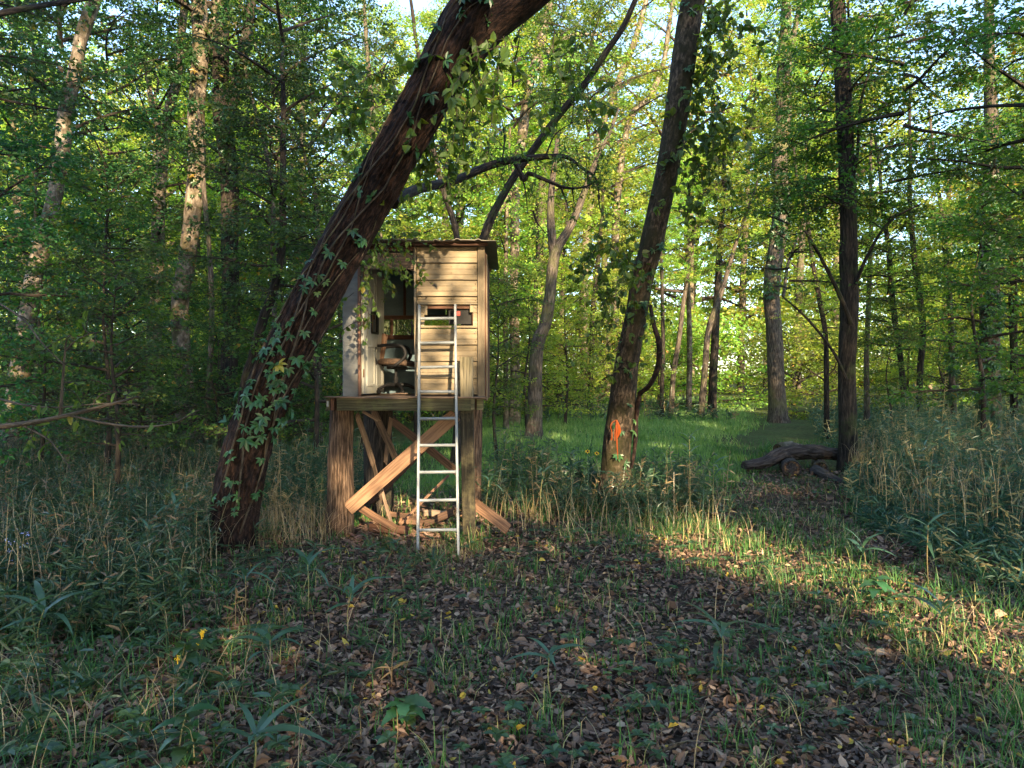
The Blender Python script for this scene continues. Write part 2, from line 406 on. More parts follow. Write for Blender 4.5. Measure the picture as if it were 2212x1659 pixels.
def glass_mat():
    m, t, N, L = mat_new('dusty pane')
    gl = N.new('ShaderNodeBsdfGlossy'); gl.inputs['Roughness'].default_value = 0.12; gl.inputs[0].default_value = (0.5, 0.55, 0.5, 1)
    tr = N.new('ShaderNodeBsdfTransparent'); tr.inputs[0].default_value = (0.72, 0.78, 0.68, 1)
    df = N.new('ShaderNodeBsdfDiffuse'); df.inputs[0].default_value = (0.32, 0.36, 0.22, 1)
    tc = attr(N, 'gr'); nz = N.new('ShaderNodeTexNoise'); nz.inputs['Scale'].default_value = 3
    L.new(tc.outputs['Vector'], nz.inputs['Vector'])
    mr = N.new('ShaderNodeMapRange'); mr.inputs['From Min'].default_value = 0.3; mr.inputs['From Max'].default_value = 0.7
    mr.inputs['To Min'].default_value = 0.15; mr.inputs['To Max'].default_value = 0.5
    L.new(nz.outputs['Fac'], mr.inputs[0])
    a = N.new('ShaderNodeMixShader'); L.new(mr.outputs[0], a.inputs[0]); L.new(tr.outputs[0], a.inputs[1]); L.new(df.outputs[0], a.inputs[2])
    b = N.new('ShaderNodeMixShader'); b.inputs[0].default_value = 0.10; L.new(a.outputs[0], b.inputs[1]); L.new(gl.outputs[0], b.inputs[2])
    o = N.new('ShaderNodeOutputMaterial'); L.new(b.outputs[0], o.inputs[0])
    return m


M['glass'] = glass_mat()


def ground_mat():
    m, t, N, L = mat_new('forest floor')
    a = attr(N, 'gr')                        # x: how grassy (0 litter - 1 lawn)
    tc = N.new('ShaderNodeTexCoord')
    n1 = N.new('ShaderNodeTexNoise'); n1.inputs['Scale'].default_value = 9; n1.inputs['Detail'].default_value = 8; n1.inputs['Roughness'].default_value = 0.7
    n2 = N.new('ShaderNodeTexNoise'); n2.inputs['Scale'].default_value = 1.1; n2.inputs['Detail'].default_value = 5
    vo = N.new('ShaderNodeTexVoronoi'); vo.inputs['Scale'].default_value = 16
    for q in (n1, n2, vo): L.new(tc.outputs['Object'], q.inputs['Vector'])
    r1 = ramp(N, [(0.3, (0.018, 0.012, 0.009)), (0.5, (0.055, 0.036, 0.025)), (0.75, (0.13, 0.085, 0.055))]); L.new(n1.outputs['Fac'], r1.inputs[0])
    r2 = ramp(N, [(0.3, (0.045, 0.08, 0.022)), (0.55, (0.085, 0.145, 0.038)), (0.8, (0.15, 0.21, 0.055))]); L.new(n1.outputs['Fac'], r2.inputs[0])
    sp = N.new('ShaderNodeSeparateXYZ'); L.new(a.outputs['Vector'], sp.inputs[0])
    ad = N.new('ShaderNodeMath'); ad.operation = 'MULTIPLY_ADD'; ad.inputs[1].default_value = 0.8; L.new(n2.outputs['Fac'], ad.inputs[0])
    su = N.new('ShaderNodeMath'); su.operation = 'SUBTRACT'; su.inputs[1].default_value = 0.4; L.new(sp.outputs['X'], su.inputs[0]); L.new(su.outputs[0], ad.inputs[2])
    cl = N.new('ShaderNodeClamp'); L.new(ad.outputs[0], cl.inputs[0])
    mx = N.new('ShaderNodeMix'); mx.data_type = 'RGBA'; L.new(cl.outputs[0], mx.inputs[0]); L.new(r1.outputs[0], mx.inputs[6]); L.new(r2.outputs[0], mx.inputs[7])
    p = N.new('ShaderNodeBsdfPrincipled'); p.inputs['Roughness'].default_value = 0.95; p.inputs['Specular IOR Level'].default_value = 0.1
    L.new(mx.outputs[2], p.inputs['Base Color'])
    b = N.new('ShaderNodeBump'); b.inputs['Strength'].default_value = 0.8; b.inputs['Distance'].default_value = 0.04
    L.new(n1.outputs['Fac'], b.inputs['Height']); L.new(b.outputs[0], p.inputs['Normal'])
    o = N.new('ShaderNodeOutputMaterial'); L.new(p.outputs[0], o.inputs[0])
    return m


M['ground'] = ground_mat()


def lawn_amount(x, y):
    """1 on the mown clearing behind the stand, 0 elsewhere"""
    xr = 0.37 * y - 0.4 + 0.4 * np.sin(y * 0.6)
    xl = -2.6 + 0.0 * y + 0.6 * np.sin(y * 0.5)
    e = np.minimum(np.clip((xr - x) / 1.2, 0, 1), np.clip((x - xl) / 1.5, 0, 1))
    return e * np.clip((y - 9.8) / 2.0, 0, 1) * np.clip((44 - y) / 6, 0, 1)


# ------------------------------------------------------------------ ground
def axis_pts(lo, hi, near, step, grow):
    a = [0.0]; s = step
    while a[-1] < hi:
        if a[-1] > near: s *= grow
        a.append(a[-1] + s)
    b = [0.0]; s = step
    while b[-1] > lo:
        if b[-1] < -near: s *= grow
        b.append(b[-1] - s)
    return np.array(sorted(set(b + a)))


xs = axis_pts(-320, 320, 10, 0.22, 1.16); ys = axis_pts(-300, 620, 26, 0.22, 1.16)
GX, GY = np.meshgrid(xs, ys)
GZ = gz(GX, GY) + 0.02 * (fnoise(GX * 3, GY * 3) - 0.5)
g = Geo()
nx, ny = len(xs), len(ys)
ii = (np.arange(ny - 1)[:, None] * nx + np.arange(nx - 1)[None, :]).reshape(-1)
gm = lawn_amount(GX, GY)
far = np.clip((GY - 9) / 8, 0, 1) * 0.45
gm = np.maximum(gm, far)
g.add(np.stack([GX, GY, GZ], -1).reshape(-1, 3), np.stack([ii, ii + 1, ii + nx + 1, ii + nx], -1), 0.5, 0,
      np.stack([gm, 0 * gm, 0 * gm], -1).reshape(-1, 3))
tag(g.build('ground', M['ground'], smooth=True), kind='structure')

# ------------------------------------------------------------------ tree kits: limbs and leaves shared by many trees
KITS = []


def spray_leaves(P, D, n, size, spread, up=0.5, tint0=0.45, tvar=0.28, kind=4, wr=0.62, g=None, mat=0, droop=0.2):
    """n leaves on each of the twigs that start at P and run along D (arrays)"""
    P = np.asarray(P); D = norm(np.asarray(D)); m = len(P)
    side = norm(np.cross(D, np.array([0, 0, 1.0]) + RNG.normal(0, 0.25, (m, 3))))
    t = RNG.random((m, n)) ** 0.8
    sgn = np.where(RNG.random((m, n)) < 0.5, -1, 1)
    pos = P[:, None, :] + D[:, None, :] * (t * spread)[..., None] + side[:, None, :] * (sgn * RNG.random((m, n)) * spread * 0.42 * (1.1 - t))[..., None]
    pos = pos + RNG.normal(0, spread * 0.07, (m, n, 3))
    d = D[:, None, :] * 0.7 + side[:, None, :] * (sgn * 0.9)[..., None] + RNG.normal(0, 0.35, (m, n, 3)) + np.array([0, 0, -0.25])
    nr = np.array([0, 0, 1.0]) * up + RNG.normal(0, 0.5, (m, n, 3))
    tw = np.clip(RNG.normal(tint0, 0.16, (m, 1)) + RNG.normal(0, tvar * 0.5, (m, n)), 0, 0.96)
    yl = RNG.random((m, n)) < 0.02
    tw = np.where(yl, 0.99, tw)
    L = size * RNG.uniform(0.45, 1.3, (m, n)) * RNG.uniform(0.75, 1.25, (m, 1))
    leaves(g, pos.reshape(-1, 3), d.reshape(-1, 3), nr.reshape(-1, 3), L.reshape(-1), L.reshape(-1) * wr, tw.reshape(-1), kind=kind, mat=mat, droop=droop)


def make_kit(H, R, nl, leaf, prof='round', nsub=6, nspray=4, nleaf=19, lift=0.35):
    gl = Geo(); gc = Geo(); SP = []; SD = []
    for i in range(nl):
        q = (i + 0.5 * rnd()) / nl
        z0 = H * q * 0.93
        if prof == 'round': rr = R * (0.45 + 0.75 * math.sin(math.pi * min(1, q * 0.9 + 0.12)) ** 0.8) * ru(0.7, 1.15)
        elif prof == 'cone': rr = R * (1.05 - 0.75 * q) * ru(0.75, 1.2)
        else: rr = R * ru(0.6, 1.1) * (0.8 if q < 0.85 else 0.5)
        a = i * 2.399 + ru(-0.4, 0.4)
        d = np.array([math.cos(a), math.sin(a), lift + 0.5 * q + ru(-0.15, 0.2)])
        P = [np.array([0, 0, z0])]; s = rr / 5
        for k in range(5):
            d = d + RNG.normal(0, 0.13, 3) + np.array([0, 0, -0.05]); d[2] = max(d[2], -0.2)
            P.append(P[-1] + d / np.linalg.norm(d) * s)
        P = smooth_line(P, 9)
        tube(gl, P, [0.016 * rr + 0.008, 0.006], 5, seed=i)
        for k in range(nsub + 1):
            t = 1.0 if k == nsub else 0.25 + 0.72 * (k + rnd()) / nsub
            j = min(8, int(t * 8)); p = P[j]
            dr = norm(P[min(8, j + 1)] - P[max(0, j - 1)])
            if k < nsub:
                sg = 1 if (k % 2) else -1
                sd = norm(np.cross(dr, [0, 0, 1.0])) * sg
                dr = norm(dr * 0.6 + sd * 0.9 + RNG.normal(0, 0.2, 3) + [0, 0, 0.05])
            ln = rr * ru(0.28, 0.5) * (1.15 - 0.5 * t)
            Q = smooth_line([p, p + dr * ln * 0.5 + RNG.normal(0, 0.04 * ln, 3), p + dr * ln + RNG.normal(0, 0.08 * ln, 3) - [0, 0, 0.05 * ln]], 5)
            tube(gl, Q, [0.007 + 0.003 * ln, 0.0035], 4, cap=False, seed=k)
            for e in range(nspray):
                u = 0.15 + 0.85 * (e + rnd()) / nspray
                c = p + (Q[-1] - p) * u
                dd = norm(dr + RNG.normal(0, 0.55, 3) * [1, 1, 0.5])
                SP.append(c); SD.append(dd)
    SP = np.array(SP); SD = np.array(SD)
    spray_leaves(SP, SD, nleaf, leaf, 0.42 + leaf * 1.5, g=gc)
    ends = SP + norm(SD) * (0.36 + leaf); w = np.array([0, 0, 0.0035])
    V = np.stack([SP - w, SP + w, ends + w * 0.4, ends - w * 0.4], 1).reshape(-1, 3); gl.add(V, np.arange(len(V)).reshape(-1, 4), 0.5)
    lo = gl.build('limbs', M['twig']); co = gc.build('crown', M['leaf'])
    mats = (lo.data, co.data)
    bpy.data.objects.remove(lo); bpy.data.objects.remove(co)
    return mats


for spec in (
    dict(H=9, R=3.3, nl=20, leaf=0.115, prof='round'),
    dict(H=10, R=3.0, nl=22, leaf=0.105, prof='wild'),
    dict(H=8, R=3.6, nl=18, leaf=0.12, prof='round', lift=0.2),
    dict(H=11, R=2.8, nl=24, leaf=0.11, prof='cone', nspray=5),
    dict(H=5, R=1.7, nl=18, leaf=0.085, prof='wild', nspray=4, nleaf=12, lift=0.15),      # 4 sapling
    dict(H=5.5, R=2.0, nl=18, leaf=0.095, prof='cone', nspray=4, nleaf=12, lift=0.1),     # 5 sapling
    dict(H=2.2, R=1.5, nl=13, leaf=0.08, prof='cone', nspray=4, nleaf=11, lift=0.3),     # 6 bush
    dict(H=1.8, R=1.3, nl=12, leaf=0.065, prof='round', nspray=5, nleaf=11, lift=0.4),   # 7 bush
):
    KITS.append(make_kit(**spec))


def mesh_variant(me, mat):
    c = me.copy(); c.materials.clear(); c.materials.append(mat); return c


KFAR = [(KITS[k][0], mesh_variant(KITS[k][1], M['leaf_far'])) for k in range(8)]  # same crowns in the leaf colour brightened to look sunlit
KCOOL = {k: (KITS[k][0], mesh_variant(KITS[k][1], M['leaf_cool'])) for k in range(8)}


def put_kit(root, kit, loc, sc, rot, tilt=(0, 0), sz=1.0, limbs=True, k=None):
    for nm, me in (('limbs', kit[0]), ('crown', kit[1])):
        if nm == 'limbs' and not limbs: continue
        o = bpy.data.objects.new(nm, me); SC.collection.objects.link(o); o.parent = root
        o.location = Vector([float(c) for c in loc]) - root.location
        o.rotation_euler = (tilt[0], tilt[1], rot); o.scale = (sc, sc, sc * sz)


# ------------------------------------------------------------------ the deer stand
YW = 7.75                                   # front wall plane
FZ = 1.555                                  # hut floor
XL, XR, XD = -1.855, -0.295, -1.058         # left corner, right corner, right jamb of the doorway
XH = -1.665                                 # hinge side of the doorway
YB = 9.0                                    # back wall
st = thing('hunting_stand', 'tan raised hunting hut with open door, standing on stumps and a post', 'hunting stand', (-1.1, 8.3, 0))


def siding(x0, x1, ztop, zbot, y=YW):
    """one lap board: face leans out towards its lower lip, with two shallow grooves"""
    g = Geo(); h = ztop - zbot
    prof = [(0.0, ztop), (-0.004, ztop - 0.30 * h), (0.0, ztop - 0.33 * h), (-0.006, ztop - 0.36 * h), (-0.008, ztop - 0.62 * h), (-0.004, ztop - 0.65 * h),
            (-0.011, ztop - 0.68 * h), (-0.013, zbot + 0.016), (-0.027, zbot + 0.017), (-0.027, zbot + 0.009), (-0.006, zbot + 0.007)]
    V = []; G = []; n = 9; sd = ru(0, 40)
    for i in range(n):
        q = i / (n - 1)
        wob = 0.0015 * math.sin(q * 7 + sd)
        for (o, z) in prof:
            V.append((x0 + (x1 - x0) * q, y + o + wob, z + wob * 0.8)); G.append((z + sd, o, x0 + (x1 - x0) * q))
        V.append((x0 + (x1 - x0) * q, y + 0.006, zbot + 0.001)); G.append((zbot + sd, 0, 0))
        V.append((x0 + (x1 - x0) * q, y + 0.006, ztop)); G.append((ztop + sd, 0, 0))
    m = len(prof) + 2
    Fc = [(i * m + j, i * m + (j + 1) % m, (i + 1) * m + (j + 1) % m, (i + 1) * m + j) for i in range(n - 1) for j in range(m)]
    g.add(V, Fc, rnd(), 0, G)
    return part(g, 'siding_board', M['siding'], st)


XS0, XS1 = XD + 0.012, XR - 0.086
zz = [3.185, 2.998, 2.811, 2.631]
for a, b in zip(zz[:-1], zz[1:]): siding(XS0, XS1, a, b + 0.001)
siding(XS0, XS1, 2.630, 2.541)
WX0, WX1 = -0.962, -0.428                     # window opening
WX0b, WX1b = -0.930, -0.462                  # its narrower upper part
siding(XS0, WX0 - 0.001, 2.540, 2.286); siding(WX1 + 0.001, XS1, 2.540, 2.286)
for a, b in ((2.285, 2.099), (2.098, 1.918), (1.917, 1.736), (1.735, 1.556)): siding(XS0, XS1, a, b + 0.001)
# notched corner pieces of the opening and its sill strip
for (x0, x1, z0, z1) in ((WX0, WX0b, 2.435, 2.540), (WX1b, WX1, 2.465, 2.540)):
    g = Geo(); board(g, ((x0 + x1) / 2, YW - 0.006, z0), ((x0 + x1) / 2, YW - 0.006, z1), x1 - x0, 0.012, (1, 0, 0), 2, mat=0)
    part(g, 'window_trim', M['siding'], st)
g = Geo(); board(g, (WX0 - 0.04, YW - 0.026, 2.305), (WX1 + 0.04, YW - 0.026, 2.303), 0.022, 0.014, (0, 0, 1), 4, 0.001)
part(g, 'window_sill', M['trim'], st)
# dark frame and screen inside the window, sticker on it
g = Geo()
board(g, (WX0 - 0.02, YW + 0.03, 2.53), (WX1 + 0.02, YW + 0.03, 2.53), 0.05, 0.03, (0, 0, 1), 3)
board(g, (WX1 + 0.012, YW + 0.03, 2.29), (WX1 + 0.012, YW + 0.03, 2.55), 0.05, 0.03, (1, 0, 0), 3)
wf = part(g, 'window_frame', M['wood_dark'], st)
g = Geo(); board(g, (-0.70, YW + 0.055, 2.42), (-0.44, YW + 0.055, 2.425), 0.17, 0.006, (0, 0, 1), 3)
part(g, 'hanging_flap', M['plastic'], st)
g = Geo(); board(g, (-0.612, YW + 0.045, 2.455), (-0.572, YW + 0.045, 2.455), 0.05, 0.003, (0, 0, 1), 1)
part(g, 'sticker', M['red_sticker'], st, label='small red sticker in the front window')
# corner and jamb trims, header
g = Geo(); board(g, (XR - 0.045, YW - 0.019, FZ - 0.05), (XR - 0.04, YW - 0.018, 3.20), 0.078, 0.022, (1, 0, 0), 8, 0.002)
part(g, 'corner_trim', M['trim'], st)
g = Geo(); board(g, (XD + 0.002, YW - 0.019, FZ - 0.04), (XD - 0.004, YW - 0.019, 3.19), 0.022, 0.034, (1, 0, 0), 6, 0.003)
part(g, 'door_jamb', M['trim'], st)
g = Geo(); board(g, (XH - 0.005, YW - 0.012, FZ - 0.03), (XH - 0.01, YW - 0.012, 3.1), 0.03, 0.05, (1, 0, 0), 6, 0.004)
part(g, 'door_jamb', M['wood_dark'], st, label='dark rotten jamb on the hinge side')
g = Geo(); board(g, (XL, YW + 0.0, FZ + 0.8 - 0.02), (XH - 0.026, YW + 0.0, FZ + 0.8 - 0.02), 1.62, 0.018, (0, 0, 1), 3)
part(g, 'wall_panel', M['panel_grey'], st, label='grey panel left of the doorway')
g = Geo(); board(g, (XL, YW - 0.012, 3.165), (XD - 0.016, YW - 0.012, 3.165), 0.062, 0.03, (0, 0, 1), 4)
part(g, 'door_header', M['wood_dark'], st)
g = Geo(); board(g, (XL, YW + 0.02, 3.03), (XD - 0.016, YW + 0.02, 3.03), 0.18, 0.012, (0, 0, 1), 3)
part(g, 'wall_panel', M['wood_old'], st)
# right side wall: vertical sheets on battens
for k in range(3):
    y0 = YW + 0.015 + k * 0.41; g = Geo()
    board(g, (XR + 0.004, y0 + 0.2, FZ - 0.06), (XR + 0.004, y0 + 0.2, 3.12), 0.405, 0.014, (0, 1, 0), 6, 0.002)
    part(g, 'side_sheet', M['wood_dark'], st)
g = Geo(); board(g, (XR + 0.016, YW + 0.02, FZ - 0.06), (XR + 0.02, YW + 0.02, 3.1), 0.02, 0.012, (0, 1, 0), 6, 0.004)
part(g, 'side_batten', M['trim'], st)
# left side wall and back wall with its window
for k in range(3):
    y0 = YW + 0.015 + k * 0.41; g = Geo()
    board(g, (XL - 0.002, y0 + 0.2, FZ - 0.04), (XL - 0.002, y0 + 0.2, 3.10), 0.405, 0.014, (0, 1, 0), 3)
    part(g, 'side_sheet', M['panel_blue'], st)
BW0, BW1, BZ0, BZ1 = -1.53, -0.62, 2.28, 2.50
g = Geo(); board(g, (XL + 0.02, YB, (FZ + BZ0) / 2 - 0.02), (XR - 0.02, YB, (FZ + BZ0) / 2 - 0.02), BZ0 - FZ - 0.02, 0.014, (0, 0, 1), 3)
part(g, 'back_panel', M['panel_blue'], st)
for (x0, x1) in ((XL + 0.02, -1.375), (-1.355, -0.85), (-0.83, XR - 0.02)):
    g = Geo(); board(g, (x0, YB, (3.10 + BZ1) / 2 + 0.02), (x1, YB, (3.10 + BZ1) / 2 + 0.02), 3.10 - BZ1 - 0.04, 0.014, (0, 0, 1), 3)
    part(g, 'back_panel', M['panel_blue'], st)
for (x0, x1) in ((XL + 0.02, BW0 - 0.15), (BW1, XR - 0.02)):
    g = Geo(); board(g, (x0, YB, (BZ0 + BZ1) / 2), (x1, YB, (BZ0 + BZ1) / 2), BZ1 - BZ0, 0.014, (0, 0, 1), 2)
    part(g, 'back_panel', M['panel_blue'], st)
for z, h in ((BZ1 + 0.012, 0.05), (BZ0 - 0.022, 0.055)):
    g = Geo(); board(g, (XL + 0.03, YB - 0.03, z), (XR - 0.03, YB - 0.03, z), h, 0.045, (0, 0, 1), 4, 0.002)
    part(g, 'window_rail', M['wood_dark'], st)
for x, w in ((BW0, 0.03), (BW1, 0.03), (BW0 - 0.16, 0.03)):
    g = Geo(); board(g, (x, YB - 0.03, BZ0 + 0.006), (x, YB - 0.03, BZ1 - 0.014), w, 0.04, (1, 0, 0), 2)
    part(g, 'window_stile', M['wood_dark'], st)
g = Geo(); board(g, (-1.365, YB - 0.028, BZ1 + 0.04), (-1.365, YB - 0.028, 3.09), 0.03, 0.035, (1, 0, 0), 3); part(g, 'wall_stud', M['wood_dark'], st)
g = Geo(); board(g, (BW0 + 0.016, YB + 0.006, (BZ0 + BZ1) / 2), (-1.30, YB + 0.006, (BZ0 + BZ1) / 2), BZ1 - BZ0 - 0.02, 0.004, (0, 0, 1), 1)
part(g, 'pane', M['glass'], st, label='fogged sliding pane')
g = Geo(); board(g, (BW0 - 0.145, YB + 0.006, (BZ0 + BZ1) / 2), (BW0 - 0.016, YB + 0.006, (BZ0 + BZ1) / 2), BZ1 - BZ0 - 0.02, 0.004, (0, 0, 1), 1)
part(g, 'pane', M['glass'], st)
# roof: ribbed metal sheet on rafters, slightly lower at the back
g = Geo()
rx0, rx1, ry0, ry1 = XL - 0.12, XR + 0.125, YW - 0.20, YB + 0.18
NXr = 81; V = []; G = []
for j in range(5):
    y = ry0 + (ry1 - ry0) * j / 4
    for k in range(NXr):
        x = rx0 + (rx1 - rx0) * k / (NXr - 1)
        ph = ((x + 0.02) % 0.228) / 0.228
        rib = 0.020 * max(0, 1 - abs(ph - 0.5) / 0.09) ** 0.6 if abs(ph - 0.5) < 0.09 else 0.0
        sag = 0.006 * math.sin(x * 9) + 0.004 * math.sin(y * 5 + x * 3)
        V.append((x, y, 3.225 - 0.07 * (y - ry0) / (ry1 - ry0) + rib + sag)); G.append((x, y * 0.3, y))
Fc = [(j * NXr + k, j * NXr + k + 1, (j + 1) * NXr + k + 1, (j + 1) * NXr + k) for j in range(4) for k in range(NXr - 1)]
g.add(V, Fc, 0.5, 0, G)
V2 = [(a, b, c - 0.006) for (a, b, c) in V]; g.add(V2, [q[::-1] for q in Fc], 0.4, 0, G)
edge = [(k, k + 1) for k in range(NXr - 1)]
nV = len(V); g.add(V + V2, [(a, nV + a, nV + b, b) for a, b in edge], 0.4, 0, G + G)
rf = part(g, 'roof', M['metal_roof'], st)
g = Geo(); board(g, (XL - 0.03, YW - 0.10, 3.195), (XR + 0.03, YW - 0.10, 3.195), 0.034, 0.035, (0, 0, 1), 4); part(g, 'purlin', M['wood_dark'], st)
g = Geo(); board(g, (XL, YB + 0.06, 3.125), (XR + 0.03, YB + 0.06, 3.125), 0.034, 0.035, (0, 0, 1), 4); part(g, 'purlin', M['wood_dark'], st)
for k in range(5):
    x = XL + 0.03 + (XR - XL - 0.06) * k / 4; g = Geo()
    board(g, (x, YW + 0.03, 3.165), (x, YB - 0.01, 3.115), 0.05, 0.03, (0, 0, 1), 3); part(g, 'rafter', M['wood_dark'], st)
for z in (3.15, 2.96, 2.90, 2.78, 2.71, 2.60, 2.25, 2.14, 2.06, 1.96, 1.88, 1.77, 1.70, 1.59):
    for x in (XS0 + 0.025, (XS0 + XS1) / 2 + 0.05, XS1 - 0.02):
        g = Geo(); zz_ = z + ru(-.006, .006); xx_ = x + ru(-.008, .008); tube(g, [(xx_, YW - 0.010, zz_), (xx_, YW - 0.0145 - 0.004, zz_)], 0.0042, 6); part(g, 'nail', M['rot'], st)
# screws on the siding edges
for (x, z) in ((-1.03, 2.55), (-0.945, 2.553), (-0.455, 2.551), (-1.035, 3.06), (-0.40, 2.52), (-0.40, 2.35), (-0.985, 2.30), (-0.405, 2.24)):
    g = Geo(); tube(g, [(x, YW - 0.02, z), (x, YW - 0.026, z)], 0.0055, 6); part(g, 'screw', M['alu'], st)

# the door: swung inwards, hinged on the left, moulded panels and a broken little window
da = np.array([XH + 0.012, YW + 0.03]); db = np.array([-1.555, YW + 0.72]); dv = (db - da); dl = np.linalg.norm(dv); dv /= dl
dn = np.array([dv[1], -dv[0]])                     # towards the right


def dp(u, z, o=0.0): return (da[0] + dv[0] * u + dn[0] * o, da[1] + dv[1] * u + dn[1] * o, z)


DZ0, DZ1 = FZ + 0.012, 3.05
door_parts = []
g = Geo()
wu0, wu1, wz0, wz1 = 0.24, 0.47, 2.26, 2.49


def slab(g, u0, u1, z0, z1, t=0.036):
    board(g, dp((u0 + u1) / 2, z0), dp((u0 + u1) / 2, z1), u1 - u0, t, (dv[0], dv[1], 0), 4, chamf=0.03, tint=0.5)


slab(g, 0, wu0, DZ0, DZ1); slab(g, wu1 + 0.0005, dl, DZ0, DZ1); slab(g, wu0 + 0.0005, wu1, DZ0, wz0); slab(g, wu0 + 0.0005, wu1, wz1, DZ1)
dr = part(g, 'door', M['door'], st)
g = Geo()
for (u0, u1, z0, z1) in ((0.10, 0.34, 1.66, 2.10), (0.42, 0.62, 1.66, 2.10), (0.10, 0.34, 2.56, 2.95), (0.42, 0.62, 2.56, 2.95)):
    for (a, b) in (((u0, z0), (u1, z0)), ((u1, z0), (u1, z1)), ((u1, z1), (u0, z1)), ((u0, z1), (u0, z0))):
        board(g, dp(a[0], a[1], 0.021), dp(b[0], b[1], 0.021), 0.022, 0.010, (0, 0, 1) if a[1] == b[1] else (dv[0], dv[1], 0), 1, tint=0.6, chamf=0.3)
part(g, 'door_moulding', M['door'], st, par=dr)
g = Geo()
for (a, b) in (((wu0, wz0), (wu1, wz0)), ((wu1, wz0), (wu1, wz1)), ((wu1, wz1), (wu0, wz1)), ((wu0, wz1), (wu0, wz0))):
    board(g, dp(a[0], a[1], 0.012), dp(b[0], b[1], 0.012), 0.024, 0.034, (0, 0, 1) if a[1] == b[1] else (dv[0], dv[1], 0), 1)
part(g, 'window_frame', M['plastic'], st, par=dr)
g = Geo(); board(g, dp(wu0 + 0.06, wz0 + 0.015), dp(wu0 + 0.07, wz1 - 0.015), 0.10, 0.008, (dv[0], dv[1], 0), 2, 0.003)
part(g, 'broken_board', M['wood_new'], st, par=dr)
for z in (1.75, 2.3, 2.85):
    g = Geo(); tube(g, [dp(-0.004, z, 0.02), dp(-0.004, z + 0.09, 0.02)], 0.008, 6); part(g, 'hinge', M['rot'], st, par=dr)

# floor, deck and joists
for k in range(9):
    y = YW - 0.20 + k * 0.165; g = Geo()
    board(g, (XL + 0.12 + ru(-0.03, 0.03), y, FZ - 0.028), (XR - 0.01 + ru(-0.01, 0.03), y, FZ - 0.028), 0.158, 0.026, (0, 1, 0), 6, 0.003, ragged=0.01)
    part(g, 'floor_board', M['wood_old'], st)
for k, (x0, x1) in enumerate(((-1.985, -1.10), (-1.09, -0.28))):
    g = Geo(); board(g, (x0, 7.50, 1.543 if k else 1.538), (x1, 7.50, 1.532), 0.17, 0.014, (0, 1, 0), 7, 0.005, ragged=0.02)
    part(g, 'deck_board', M['wood_old'], st)
g = Geo(); board(g, (-1.848, 7.455, 1.464), (-0.515 + 0.08, 7.455, 1.464), 0.135, 0.038, (0, 0, 1), 8, 0.002)
part(g, 'front_joist', M['wood_green'], st)
g = Geo(); board(g, (-0.434, 7.50, 1.466), (-0.395, 7.50, 1.466), 0.13, 0.10, (0, 0, 1), 1); part(g, 'joist_block', M['wood_green'], st)
g = Geo(); board(g, (-0.375, 7.53, 1.463), (-0.305, 7.53, 1.463), 0.125, 0.06, (0, 0, 1), 1); part(g, 'joist_block', M['wood_green'], st)
for x in (-1.945, -1.895, -0.40):
    g = Geo(); board(g, (x, 7.445 if x < -1 else 7.58, 1.464), (x, 9.1, 1.464), 0.128, 0.038, (0, 0, 1), 4, 0.002)
    part(g, 'side_joist', M['wood_post'] if x < -1.92 else M['wood_dark'], st)
for k in range(3):
    x = -1.5 + k * 0.38; g = Geo()
    board(g, (x, 7.48, 1.464), (x, 9.1, 1.464), 0.13, 0.038, (0, 0, 1), 3); part(g, 'floor_joist', M['wood_dark'], st)
g = Geo(); board(g, (-1.92, 9.12, 1.464), (-0.38, 9.12, 1.464), 0.13, 0.038, (0, 0, 1), 3); part(g, 'back_joist', M['wood_dark'], st)
g = Geo(); board(g, (-1.945, 7.441, 1.44), (-1.945, 7.441, 1.50), 0.02, 0.004, (1, 0, 0), 1); part(g, 'metal_tag', M['alu'], st)

# legs: three stumps and the square post
def stump(P, R, name='stump_leg', seg=56, mat='bark_stump', k=13):
    g = Geo(); P = smooth_line(P, 46)
    tube(g, P, R, seg, disp=bark_disp(k, 3.0, 0.075, ru(0, 90)), seed=ru(0, 20))
    return part(g, name, M[mat], st, smooth=True)


stump([(-1.915, 7.78, -0.1), (-1.90, 7.78, 0.35), (-1.885, 7.76, 0.9), (-1.862, 7.74, 1.395)], [0.172, 0.142, 0.135, 0.128])
stump([(-1.70, 8.95, -0.1), (-1.70, 8.95, 0.5), (-1.69, 8.93, 1.0), (-1.66, 8.9, 1.40)], [0.20, 0.175, 0.17, 0.17], mat='bark_dark')
stump([(-0.50, 8.8, -0.1), (-0.49, 8.8, 0.5), (-0.475, 8.8, 1.40)], [0.12, 0.105, 0.10], mat='bark_stump')
g = Geo(); board(g, (-0.452, 7.56, -0.08), (-0.485, 7.555, 1.395), 0.137, 0.13, (1, 0, 0), 12, 0.003, chamf=0.06)
part(g, 'square_post', M['wood_post'], st)
g = Geo(); board(g, (-0.485, 7.56, 1.40), (-0.487, 7.56, 1.965), 0.137, 0.13, (1, 0, 0), 6, 0.002, chamf=0.06)
part(g, 'square_post', M['wood_post'], st, label='upper stub of the post above the deck')
